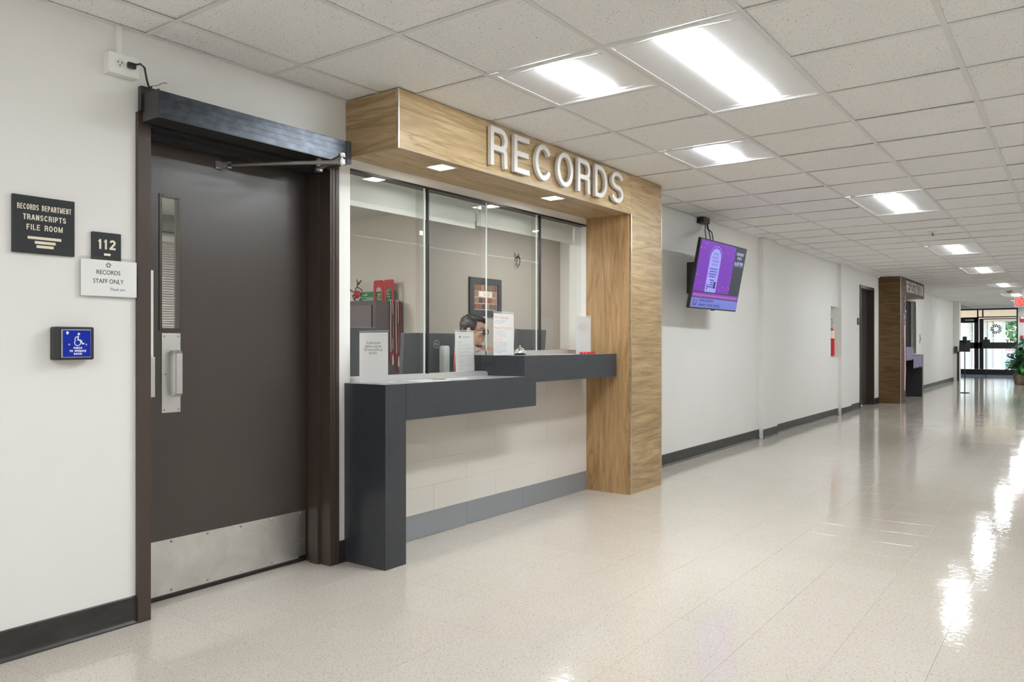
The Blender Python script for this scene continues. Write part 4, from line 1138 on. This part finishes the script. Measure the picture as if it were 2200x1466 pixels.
# legs
for sgn in (-1, 1):
    limb(bd, [TB(-.10, sgn*.09, .52), TB(.30, sgn*.12, .52), TB(.33, sgn*.12, .10)], [.085, .060, .042])
    limb(bd, [TB(.32, sgn*.12, .045), TB(.45, sgn*.13, .035)], [.042, .032])
# right arm forearm on the desk; left arm raised to the chin
rs_, re_, rw_ = TB(0, -.155, 1.015), TB(.06, -.22, .80), TB(.28, -.10, .79)
limb(bd, [rs_, re_, rw_], [.052, .040, .026])
ls_, le_, lw_ = TB(0, .155, 1.015), Vector((-.60, 4.97, .80)), Vector((-.575, 4.865, 1.045))
limb(bd, [ls_, le_, lw_], [.052, .040, .028])
def hand(base, fwd, side, nrm, curl, s=1.0, left=True):
    """palm and five fingers: fwd to the knuckles, side to the thumb, nrm out of the palm"""
    f, sd_, nr = [Vector(v).normalized() for v in (fwd, side, nrm)]
    P_ = lambda a, b, c_: Vector(base)+f*a*s+sd_*b*s+nr*c_*s
    for b in (-.030, -.010, .010, .028): limb(bd, [P_(0, b*.6, 0), P_(.085, b, 0)], [.014*s, .0125*s], 8)
    for b, ln in ((-.031, .058), (-.0105, .072), (.010, .080), (.029, .070)):
        p = P_(.088, b, 0); a_ = 0; pts = [p]
        for q, cu in zip((.46, .31, .25), curl):
            a_ += cu; p = p+(f*math.cos(a_)+nr*math.sin(a_))*ln*q*s; pts.append(p)
        limb(bd, pts, [.0098*s, .0092*s, .0085*s, .0075*s], 8)
    limb(bd, [P_(.02, .030, .004), P_(.055, .052, .018), P_(.082, .046, .036), P_(.098, .030, .046)], [.013*s, .0115*s, .0105*s, .009*s], 8)
fw = (hp(.085, .030, -.082)-lw_).normalized()
hand(lw_+fw*.02, fw, (-.35, -.75, .2), (-.75, .15, -.35), (1.25, 1.45, .9))
hand(rw_+bf*.015, bf, bl, (0, 0, -1), (.25, .35, .25))
body = remesh(bd, 'body', M_skin, pm_, .0055, 3)
hr = MB()
hr.ellipsoid(hp(-.022, 0, .044), (.096, .082, .080), Rh, 24)
hr.ellipsoid(hp(-.052, 0, .005), (.060, .072, .080), Rh, 20)
hr.ellipsoid(hp(.030, 0, .104), (.066, .062, .024), Rh, 16)
hr.ellipsoid(hp(.062, -.012, .098), (.036, .050, .024), Rh, 16)
for sgn in (-1, 1): hr.ellipsoid(hp(.012, sgn*.068, .040), (.034, .012, .040), Rh, 12)
rnd = random.Random(11)
for k in range(46):                                                   # tufts
    q = rnd.uniform(0, 2*PI); w_ = rnd.uniform(.15, 1.25)
    d_ = Vector((math.cos(q)*math.sin(w_), math.sin(q)*math.sin(w_), math.cos(w_)))
    p = hp(-.012+.092*d_.x, .078*d_.y, .050+.076*d_.z)
    hr.ellipsoid(p, (.022, .010, .009), Rh @ Matrix.Rotation(rnd.uniform(-.6, .6), 3, 'Z'), 8)
remesh(hr, 'hair', M_hair, pm_, .005, 2)
br = MB(); br.ellipsoid(hp(.056, 0, -.108), (.032, .028, .016), Rh, 16); br.ellipsoid(hp(.088, 0, -.0462), (.009, .020, .003), Rh, 10)
remesh(br, 'beard', mat('beard', (.035, .026, .022, 1), .7), pm_, .005, 2)
gm = mat('glasses_frame', (.012, .012, .014, 1), .3)
Fg = Frame(hp(.103, 0, .002), Rh @ Vector((0, 1, 0)), Rh @ Vector((0, 0, 1)), Rh @ Vector((1, 0, 0)))
m2 = MB()
for sgn in (-1, 1):
    m2.stroke(Fg, [(sgn*.034+.027*math.cos(2*PI*k/20)*(1 if abs(math.cos(2*PI*k/20)) < .8 else .97), .020*math.sin(2*PI*k/20)) for k in range(20)], .0080, -.002, .004, True)
    m2.tube([Fg.p(sgn*.062, .010, 0), Fg.p(sgn*.074, .010, -.02), hp(-.004, sgn*.077, .020)], .0026, 6)
m2.stroke(Fg, [(-.008, .006), (0, .009), (.008, .006)], .004, -.001, .003)
m2.build('glasses', gm, pm_)
for sgn in (-1, 1):
    e_ = MB().ellipsoid(hp(.082, sgn*.033, .000), (.012, .012, .0105), Rh, 12).build('eye', mat('eye_white', (.6, .58, .55, 1), .2), pm_, smooth=True)
    MB().ellipsoid(hp(.0905, sgn*.033, .000), (.0045, .006, .006), Rh, 10).build('iris', M_ink, e_, smooth=True)
    m2 = MB(); m2.tube([hp(.089, sgn*.014, .026), hp(.086, sgn*.034, .033), hp(.070, sgn*.055, .027)], [.003, .0045, .002], 6); m2.build('eyebrow', M_hair, pm_)
sr = MB()
limb(sr, [TB(-.01, 0, 1.005), TB(-.07, 0, .74), TB(-.12, 0, .52)], [.118, .140, .158])
for sgn in (-1, 1): sr.ellipsoid(TB(-.01, sgn*.085, 1.013), (.094, .112, .084), Rb, 16)
limb(sr, [rs_, re_, re_.lerp(rw_, .25)], [.062, .056, .046])
limb(sr, [ls_, le_, le_.lerp(lw_, .15)], [.066, .056, .046])
shirt = remesh(sr, 'shirt', M_shirt, pm_, .008, 4)
m2 = MB()
cpt = TB(.02, 0, 1.085)
m2.tube([cpt+Rb @ Vector((.075*math.cos(q), .078*math.sin(q), .012-.03*math.cos(q))) for q in [2*PI*k/20 for k in range(21)]], .014, 8)
m2.build('collar', mat('collar_white', (.7, .62, .60, 1), .7), shirt)
MB().tube([rs_-bl*.05+Vector((.0, 0, .035)), rs_-bl*.052+bf*.045, rs_-bl*.03+bf*.062-Vector((0, 0, .04))], .010, 8).build('sleeve_stripe', M_ink, shirt)
tr = MB()
for sgn in (-1, 1): limb(tr, [TB(-.10, sgn*.09, .52), TB(.30, sgn*.12, .52), TB(.33, sgn*.12, .10)], [.10, .074, .056])
tr.ellipsoid(TB(-.12, 0, .53), (.15, .175, .11), Rb, 16)
remesh(tr, 'trousers', M_trou, pm_, .010, 3)
cp_ = TB(-.12, 0, 0); Fc = Frame(cp_, bf, bl, (0, 0, 1))
ch = thing('office_chair', cp_, 'black swivel office chair under the seated man', 'chair')
MB().fbox(Fc, -.20, .24, -.23, .23, .385, .415, .02).build('seat', M_rubber, ch)
MB().fbox(Fc, -.27, -.20, -.21, .21, .50, .93, .03).fbox(Fc, -.26, -.205, -.04, .04, .39, .55).build('backrest', M_rubber, ch)
MB().lathe(cp_+Vector((0, 0, .07)), [(.03, 0), (.03, .31)], 14).build('post', M_greysteel, ch)
for k in range(5):
    q = 2*PI*k/5+.3; e_ = cp_+Vector((.27*math.cos(q), .27*math.sin(q), 0))
    lg = MB().tube([cp_+Vector((0, 0, .085)), e_+Vector((0, 0, .06))], [.022, .014], 8).build('leg', M_rubber, ch)
    MB().ellipsoid(e_+Vector((0, 0, .026)), (.026, .02, .026), n=10).build('caster', M_rubber, lg)

# ------------------------------------------------------------------ farther along the corridor
# niche with fire extinguisher
fe = thing('fire_extinguisher', (-.07, 12.83, .98), 'red fire extinguisher with hanging tag in a wall niche', 'fire extinguisher')
FC = Vector((-.062, 12.80, 1.0))
struct(MB().box(-.15, .0, 12.61, 13.05, .925, .94), 'trim_6', M_white)
MB().lathe(FC+Vector((0, 0, -.06)), [(.02, 0), (.066, .006), (.07, .03), (.07, .36), (.064, .40), (.045, .435), (.022, .455)], 24).build('cylinder', M_redpl, fe, smooth=True)
MB().lathe(FC+Vector((0, 0, .22)), [(.0708, 0), (.0708, .12)], 24).build('label_band', M_cream, fe, smooth=True)
MB().lathe(FC+Vector((0, 0, .395)), [(.022, 0), (.022, .05), (.012, .055), (.012, .085)], 14).build('valve', M_greysteel, fe)
MB().box(FC.x-.015, FC.x+.015, FC.y-.02, FC.y+.13, 1.475, 1.49).box(FC.x-.012, FC.x+.012, FC.y-.02, FC.y+.12, 1.515, 1.53).build('handle', M_greysteel, fe)
MB().tube([(FC.x, FC.y-.03, 1.46), (FC.x+.02, FC.y-.09, 1.42), (FC.x+.03, FC.y-.10, 1.25), (FC.x+.03, FC.y-.095, 1.1)], .011, 8).build('hose', M_rubber, fe)
MB().box(FC.x+.055, FC.x+.058, FC.y-.02, FC.y+.09, 1.33, 1.47).build('tag', M_paper, fe)
# door 2
d2 = thing('door_2', (0, 15.1, 0), kind='structure')
MB().box(-.16, .018, 14.55, 14.605, 0, 2.17).build('frame_jamb', M_frame, d2)
MB().box(-.16, .018, 15.625, 15.68, 0, 2.17).build('frame_jamb', M_frame, d2)
MB().box(-.16, .018, 14.605, 15.625, 2.115, 2.17).build('frame_head', M_frame, d2)
lf = MB().box(-.15, -.105, 14.605, 15.625, .01, 2.115).build('door_leaf', M_door, d2)
MB().box(-.105, -.103, 14.62, 15.61, .03, .20).build('kick_plate', M_door, lf)
MB().box(-.105, -.06, 14.68, 14.70, .98, 1.0).box(-.07, -.06, 14.68, 14.80, .98, 1.0).build('lever', M_steel, lf)
t = thing('room_sign', (0, 14.44, 1.46), 'small black room sign beside the far brown door', 'sign')
MB().box(0, .013, 14.36, 14.52, 1.465, 1.580).build('plate', M_signblk, t)
caps('114', .045, .075, FX(.0131), 14.44, 1.535, M_cream, t, .2)
struct(MB().box(-.31, -.301, 14.4, 15.8, -.05, 2.3).box(-.20, -.151, 14.45, 14.549, 0, 2.3).box(-.20, -.151, 15.681, 15.78, 0, 2.3).box(-.2, -.151, 14.549, 15.681, 2.171, 2.3), 'light_stop_wall', M_frame)  # unseen backing, added to stop daylight leaking under the far door
# registration portal
rp = thing('wood_portal', (.19, 17.5, 0), 'dark oak portal farther down the hall, lettered REGISTRATION', 'portal')
A0, A1, A2 = 16.14, 16.66, 18.86
MB().box(.001, .385, A0, A0+.02, 0, 2.409).build('post_outer_panel', M_wood2, rp)
MB().box(.365, .385, A0+.0201, A1, 0, 2.409).build('post_front_panel', M_wood3, rp)
MB().box(.001, .365, A1-.02, A1, 0, 2.10).build('post_inner_panel', M_woodZ, rp)
MB().box(.365, .385, A1+.0005, A2, 2.10, 2.409).build('header_front_panel', M_wood3, rp)
MB().box(.001, .365, A1-.02, A2, 2.1005, 2.12).build('soffit_panel', M_woodY, rp)
MB().box(.001, .365, A2-.02, A2, 2.1201, 2.409).build('header_side_panel', M_woodX, rp)
MB().box(.380, .388, A0-.002, A0+.006, 0, 2.409).build('edge_trim', M_trim, rp)
mat('far_letter', (.72, .69, .67, 1), .6, spec=.2); F = FX(.3855); xx = 16.72; tot = 1.98
ws_ = [LWID.get(c_, .95) for c_ in 'REGISTRATION']; u = tot/(sum(ws_)+.28*11)
for c_, w_ in zip('REGISTRATION', ws_):
    letter(c_, xx, w_*u, .215, 2.150, F, .026, .006).build('letter', MATS['far_letter'], rp); xx += (w_+.28)*u
t = thing('downlight', (.2, 17.2, 2.09), 'square downlight under the far REGISTRATION header', 'downlight', 'square downlights in the oak soffit')
MB().box(.12, .26, 17.13, 17.27, 2.0975, 2.1000).build('diffuser', M_down, t)
w2 = thing('window_2', (-.02, 18, .9), kind='structure')
MB().box(-.12, -.115, 16.7, 20.4, .9, 2.12).build('rolling_shutter', mat('shutter_black', (.006, .006, .007, 1), .8), w2)
MB().box(-.03, -.0, 18.5, 18.54, .9, 2.12).box(-.03, 0, 20.36, 20.4, .9, 2.12).build('mullion', M_trim, w2)
rc = thing('service_counter', (.2, 17.8, 0), 'black stepped counter with purple fringe below the REGISTRATION sign', 'counter')
MB().box(.001, .385, A1+.001, 17.50, .99, 1.07).build('upper_top', M_counter, rc)
MB().box(.001, .385, 17.501, 18.75, .80, .905).build('lower_top', M_counter, rc)
MB().box(.03, .385, 18.60, 18.75, 0, .7999).build('counter_leg', mat('counter_black', (.012, .012, .014, 1), .35), rc)
M_fr = mat('purple_fringe', (.20, .16, .33, 1), .35, .3); M_fr2 = mat('silver_lilac_fringe', (.42, .38, .55, 1), .3, .4)
def fringe(y0, y1, zt, zb, lab):
    t = thing('fringe_skirt', (.39, (y0+y1)/2, zb), lab, 'fringe')
    MB().box(.386, .392, y0, y1, zt-.012, zt).build('band', M_fr, t)
    for k, m_ in enumerate((M_fr, M_fr2)):
        m2 = MB(); y = y0+.02*k; rnd = random.Random(k+3)
        while y < y1: m2.box(.387+.002*k, .3885+.002*k, y, y+.022, zb+rnd.uniform(0, .03), zt-.01); y += .040
        tag(m2.build('strips', m_, t), kind='stuff')
fringe(A1+.02, 17.49, 1.07, .80, 'purple foil fringe skirt on the higher counter step, far down the hall')
fringe(17.51, 18.74, .90, .63, 'purple foil fringe skirt on the lower counter step, far down the hall')
t = thing('ribbon_streamer', (.40, 16.5, .2), 'long pale pink ribbon hanging down the far portal post', 'ribbon')
MB().prism(FX(.388), [(16.42, 1.72), (16.63, 1.72), (16.62, 1.0), (16.66, .62), (16.60, .25), (16.46, .22), (16.50, .8)], 0, .002).build('ribbon', mat('pink_ribbon', (.62, .33, .38, 1), .5), t)
t = thing('garland', (.40, 16.5, 1.5), 'blue and rose paper garland at the top of the far portal post', 'garland')
rnd = random.Random(8); MG = [mat('garland_%s' % n_, c_, .6) for n_, c_ in (('navy', (.03, .05, .16, 1)), ('blue', (.12, .22, .45, 1)), ('pale', (.6, .62, .68, 1)), ('rose', (.45, .15, .22, 1)))]
for k in range(26):
    y = 16.50+rnd.uniform(-.07, .10); z = 1.48+k*.022
    MB().fbox(FX(.389+.002*rnd.random()), y, y+rnd.uniform(.05, .10), z, z+rnd.uniform(.03, .05), 0, .003).build('paper_flag', rnd.choice(MG), t)
t = thing('light_switch', (.0, 20.9, 1.2), 'small grey wall plate beyond the far service window', 'switch')
MB().box(0, .012, 20.8, 20.98, 1.15, 1.36, .003).build('plate', M_steel, t)
MB().box(.012, .02, 20.87, 20.91, 1.22, 1.29).build('toggle', M_greysteel, t)
# pilaster guard, box
t = thing('corner_guard', (.17, 27.0, 0), 'dark brown corner guard on the last pilaster of the hall', 'corner guard')
MB().box(.10, .165, 26.985, 26.9995, .0, .90).build('strip', M_frame, t)
MB().box(.03, .12, 26.95, 26.9845, .86, 1.05).build('cover', M_frame, t)

# sprinkler, detector, exit sign
t = thing('sprinkler_head', (1.76, 9.95, 2.39), 'small ceiling sprinkler head in front of the second far troffer', 'sprinkler')
MB().lathe((1.76, 9.95, 2.402), [(.055, .007), (.045, 0), (.02, -.004)], 18).build('escutcheon', M_white, t, smooth=True)
MB().lathe((1.76, 9.95, 2.362), [(.022, 0), (.022, .003), (.006, .006), (.010, .02), (.012, .036)], 14).build('deflector', M_greysteel, t)
t = thing('smoke_detector', (1.74, 22.2, 2.36), 'round ceiling smoke detector just before the exit sign', 'smoke detector')
MB().lathe((1.74, 22.2, 2.365), [(.05, 0), (.065, .012), (.07, .043)], 20).build('cover', mat('detector_beige', (.40, .36, .32, 1), .5), t, smooth=True)
MB().lathe((1.74, 22.2, 2.358), [(.02, 0), (.024, .007)], 14).build('grille', M_greysteel, t)
t = thing('exit_sign', (2.05, 21.4, 1.995), 'red glowing exit sign hanging from the ceiling', 'exit sign')
MB().box(1.885, 2.225, 21.4, 21.44, 1.995, 2.205).box(2.04, 2.07, 21.41, 21.43, 2.205, 2.409).build('housing', M_plastic, t)
F = FY(21.399)
MB().fbox(F, 1.895, 2.215, 2.005, 2.195, 0, .001).build('face', mat('exit_face', (.55, .05, .04, 1), .4, emit=.35), t)
text('lettering', 'EXIT', .20, F, 2.055, 2.100, mat('exit_glow', (1, .08, .06, 1), .4, emit=1.3), t, c=.001, fit=.27, bold=.004)

# ------------------------------------------------------------------ glass entrance at the end
e1 = thing('door_3', (.42, Y1, 0), kind='structure')
PXL = lambda x: -.479+(x-2062)*.01446
def bar(x0, x1, z0, z1, nm='frame_bar', d=.06): return MB().box(x0, x1, Y1, Y1+d, z0, z1).build(nm, M_frame2, e1)
M_frame2 = mat('dark_bronze', (.012, .009, .008, 1), .35)
bar(-1.6, 1.33, 2.36, 2.42); bar(1.285, 1.33, 0, 2.36)
bar(PXL(2100), PXL(2103), 2.06, 2.36); bar(PXL(2111), PXL(2114), 2.12, 2.36)
bar(PXL(2100), 1.285, 2.08, 2.12); bar(PXL(2105), 1.285, 2.01, 2.045)
bar(PXL(2105), PXL(2114), .2, 2.01, 'mullion')
bar(-1.6, PXL(2100), 1.90, 2.10, 'door_header'); bar(PXL(2094), PXL(2103.5), .2, 2.10, 'door_stile')
bar(-1.6, 1.285, .956, 1.18, 'push_rail', .08); bar(-1.6, 1.285, 0, .197, 'bottom_rail')
MB().box(-1.6, 1.29, Y1+.03, Y1+.036, .2, 2.36).build('glass_pane', M_glass, e1)
MB().box(PXL(2075), PXL(2079), Y1-.05, Y1, 1.98, 2.02).box(PXL(2081), PXL(2094), Y1-.05, Y1, 1.98, 2.02).build('door_closer', M_steel, e1)
t = thing('star_decal', (.72, Y1, 1.6), 'black five-armed star decal on the end window', 'decal')
F = FY(Y1+.028); cxs, czs = PXL(2141), 1.66
for k in range(5):
    q = 2*PI*k/5+PI/2+.25; d_ = (math.cos(q), math.sin(q)); n_ = (-d_[1], d_[0])
    for o_ in (-.052, 0, .052):
        MB().stroke(F, [(cxs+d_[0]*.07+n_[0]*o_, czs+d_[1]*.07+n_[1]*o_), (cxs+d_[0]*.175+n_[0]*o_, czs+d_[1]*.175+n_[1]*o_)], .032, 0, .001).build('bar', M_ink, t)
t = MB().box(-1.5, 1.3, 30.1, 32.95, .0005, .008).build('entrance_mat', M_mat, None)
tag(t, 'blue grey entrance mat in front of the glass doors', 'mat')
def stanchion(x, y, lab, hh, tilt):
    t = thing('sign_stand', (x, y, 0), lab, 'sign stand')
    MB().lathe((x, y, 0), [(.10, 0), (.10, .010), (.03, .02)], 24).build('base', M_black, t)
    MB().tube([(x, y, .02), (x, y, hh-.28)], .011, 8).build('post', M_black, t)
    Fs = Frame((x, y, hh-.17), (1, 0, 0), (0, math.sin(tilt), math.cos(tilt)), (0, -math.cos(tilt), math.sin(tilt)))
    MB().fbox(Fs, -.11, .11, -.14, .14, 0, .012).build('sign_holder', M_black, t)
    MB().box(x-.04, x+.04, y-.03, y+.03, hh-.05, hh+.05).build('top_clip', M_black, t)
stanchion(.97, 20.6, 'thin black sign stand nearest on the floor before the glass doors', 1.25, .35)
stanchion(.62, 29.8, 'thin black sign stand farther back, close to the glass doors', 1.30, .2)
t = thing('fire_alarm_strobe', (1.46, Y1, 1.95), 'red fire alarm horn strobe on the end wall, upper red device', 'fire alarm')
MB().box(1.385, 1.60, Y1-.05, Y1, 1.90, 2.10, .005).build('body', M_redpl, t)
MB().box(1.41, 1.58, Y1-.07, Y1-.05, 2.02, 2.09).build('strobe_lens', M_plastic, t)
t = thing('fire_alarm_pull', (1.46, Y1, 1.3), 'small red fire alarm pull box on the end wall, lower red device', 'fire alarm')
MB().box(1.395, 1.495, Y1-.05, Y1, 1.28, 1.42, .005).build('body', M_redpl, t)
MB().box(1.415, 1.475, Y1-.062, Y1-.05, 1.33, 1.36).build('handle', M_white, t)
t = thing('wall_poster', (1.5, Y1, .95), 'teal and white patterned notice on the end wall behind the plant', 'poster')
MB().box(1.34, 1.70, Y1-.006, Y1, .95, 1.20).build('panel', mat('teal_poster', (.25, .48, .46, 1), .5), t)
F = FY(Y1-.0061)
for k in range(4):
    MB().stroke(F, [(1.37+.08*k, 1.0), (1.41+.08*k, 1.08), (1.38+.08*k, 1.16)], .018, 0, .001).build('wave_mark', mat('teal_dark', (.05, .2, .22, 1), .5), t)
# potted plant
pp = thing('potted_plant', (1.78, 25.4, 0), 'leafy green potted plant at the right edge near the entrance', 'plant')
MB().lathe((1.78, 25.4, 0), [(.11, 0), (.125, .02), (.15, .24), (.16, .29), (.145, .29), (.135, .285)], 24).build('pot', M_pot, pp, smooth=True)
MB().lathe((1.78, 25.4, .285), [(.136, 0), (.13, .006)], 20).build('soil', M_brown, pp)
lm = MB(); v = lm.bm.verts; o_ = []
for k, (l_, w_) in enumerate(((0, .004), (.05, .03), (.14, .055), (.24, .04), (.32, .003))):
    o_.append((v.new((l_, -w_, .03*math.sin(l_*5)+.012)), v.new((l_, 0, .03*math.sin(l_*5))), v.new((l_, w_, .03*math.sin(l_*5)+.012))))
for A_, B_ in zip(o_, o_[1:]):
    lm.bm.faces.new([A_[0], B_[0], B_[1], A_[1]]); lm.bm.faces.new([A_[1], B_[1], B_[2], A_[2]])
leaf_me = bpy.data.meshes.new('leaf'); lm.bm.to_mesh(leaf_me); lm.bm.free(); leaf_me.materials.append(M_leaf)
leaf_md = leaf_me.copy(); leaf_md.materials.clear(); leaf_md.materials.append(M_leafd)
rnd = random.Random(4)
for k in range(9):
    q = rnd.uniform(0, 2*PI); rr = rnd.uniform(.05, .34); zt = rnd.uniform(.70, 1.28)
    tip = Vector((1.78+rr*math.cos(q), 25.4+rr*math.sin(q), zt))
    MB().tube([(1.78+.04*math.cos(q), 25.4+.04*math.sin(q), .28), (1.78+rr*.4*math.cos(q), 25.4+rr*.4*math.sin(q), zt*.6), tip], [.010, .008, .005], 6).build('stem', M_leafd, pp)
    for i in range(13):
        o = bpy.data.objects.new('leaf', leaf_me if rnd.random() < .55 else leaf_md); COL.objects.link(o); o.parent = pp
        f_ = rnd.uniform(.25, 1.0); base = Vector((1.78+.04*math.cos(q), 25.4+.04*math.sin(q), .28)).lerp(tip, f_)
        o.location = base-WLOC[pp.name]; o.rotation_euler = (rnd.uniform(-.5, .5), rnd.uniform(-.5, .9), rnd.uniform(0, 2*PI)); s_ = rnd.uniform(.7, 1.2); o.scale = (s_, s_, s_)

# ------------------------------------------------------------------ outside
struct(MB().box(-14, 20, Y1+.15, 75, -.14, -.02), 'ground', mat('pale_paving', (.42, .40, .37, 1), .9))
struct(MB().box(-6, 8, 38.4, 39.3, 2.10, 3.2).box(-6, 8, Y1+.151, 39.4, 3.2, 3.3), 'trim_7', M_beam)
for k, (x, r_) in enumerate(((-.90, .24), (-.36, .27), (.02, .10), (.36, .21), (2.6, .24), (-1.9, .24))):
    t = thing('porch_column', (x, 38.85, 0), ['white porch column at the far left of the glass doors', 'wide white porch column behind the left glass door', 'narrow white porch column between the two window mullions', 'white porch column behind the star decal', 'white porch column hidden right of the end window', 'white porch column hidden left of the glass doors'][k], 'column', 'white porch columns')
    MB().lathe((x, 38.85, -.02), [(r_, .08), (r_, 2.119)], 24).build('shaft', M_extwhite, t, smooth=True)
    MB().box(x-r_*1.15, x+r_*1.15, 38.85-r_*1.15, 38.85+r_*1.15, -.02, .06).build('plinth', M_extwhite, t)
def tree(x, y, h, r, lab, m_):
    t = thing('garden_tree', (x, y, 0), lab, 'tree')
    MB().tube([(x, y, -.02), (x+.1, y, h*.35), (x-.05, y, h*.7)], [.12, .09, .05], 8).build('trunk', M_brown, t)
    for k in range(4):
        q = 2*PI*k/4+.4; MB().tube([(x, y, h*.4), (x+r*.6*math.cos(q), y+r*.6*math.sin(q), h*.75)], [.05, .02], 6).build('branch', M_brown, t)
    m2 = MB(); rnd = random.Random(int(x*10)); vv = m2.bm.verts
    for k in range(1500):
        d_ = Vector((rnd.gauss(0, 1), rnd.gauss(0, 1), rnd.gauss(0, 1))).normalized()*(rnd.random()**.4)
        p = Vector((x+d_.x*r, y+d_.y*r, h*.62+d_.z*h*.42)); a = Vector((rnd.uniform(-1, 1), rnd.uniform(-1, 1), rnd.uniform(-1, 1))).normalized(); b = a.orthogonal().normalized()
        m2.bm.faces.new([vv.new(p+a*.16), vv.new(p+b*.07), vv.new(p-a*.16), vv.new(p-b*.07)])
    tag(m2.build('foliage', m_, t), kind='stuff')
M_tree = mat('tree_green', (.12, .22, .09, 1), .6); M_tree2 = mat('tree_olive', (.20, .26, .13, 1), .6)
tree(1.3, 46, 3.6, 1.6, 'green tree outside, right of the star decal', M_tree)
tree(4.6, 48, 4.5, 1.6, 'olive green tree outside at the right edge of the end window', M_tree2)
tree(-1.6, 50, 4.2, 1.8, 'green tree outside, glimpsed between the white columns', M_tree)
tree(.6, 56, 6, 2.6, 'tall tree outside, farthest behind the columns', M_tree2)
tree(6.2, 62, 6, 2.8, 'tall tree outside, far right behind the garden wall', M_tree)
t = MB().box(-3, 9, 44.0, 44.25, -.02, .95).build('garden_wall', mat('mauve_brick', (.26, .20, .19, 1), .9), None)
tag(t, 'low mauve garden wall outside the entrance', 'wall')
def shrub(x, y, r, lab):
    t = thing('shrub', (x, y, 0), lab, 'shrub')
    MB().tube([(x, y, -.02), (x, y, r*.8)], .03, 6).build('stem', M_brown, t)
    m2 = MB(); rnd = random.Random(int(x*37)); vv = m2.bm.verts
    for k in range(500):
        d_ = Vector((rnd.gauss(0, 1), rnd.gauss(0, 1), abs(rnd.gauss(0, 1)))).normalized()*(rnd.random()**.4)
        p = Vector((x+d_.x*r, y+d_.y*r, .05+d_.z*r)); a = Vector((rnd.uniform(-1, 1), rnd.uniform(-1, 1), rnd.uniform(-1, 1))).normalized(); b = a.orthogonal().normalized()
        m2.bm.faces.new([vv.new(p+a*.10), vv.new(p+b*.04), vv.new(p-a*.10), vv.new(p-b*.04)])
    tag(m2.build('foliage', mat('shrub_sage', (.22, .32, .24, 1), .6), t), kind='stuff')
shrub(.55, 42.5, .38, 'sage green shrub outside, left of the small yard sign')
shrub(1.45, 42.8, .44, 'sage green shrub outside, middle of the end window')
shrub(2.45, 42.6, .45, 'sage green shrub outside at the right of the end window')
t = thing('yard_sign', (.62, 40.6, 0), 'small white yard sign with dark squares, tilted, outside the end window', 'sign')
Fs = Frame((.66, 40.6, .62), (.97, 0, -.22), (.22, 0, .97), (0, -1, 0))
MB().fbox(Fs, -.20, .20, -.16, .16, 0, .01).build('panel', M_paper, t)
MB().fbox(Fs, -.02, .13, -.09, .07, .01, .012).build('square_mark', M_ink, t); MB().fbox(Fs, -.16, -.05, -.07, .06, .01, .012).build('square_mark', M_greyink, t)
MB().tube([(.66, 40.605, -.02), (.66, 40.605, .5)], .008, 6).build('stake', M_greysteel, t)
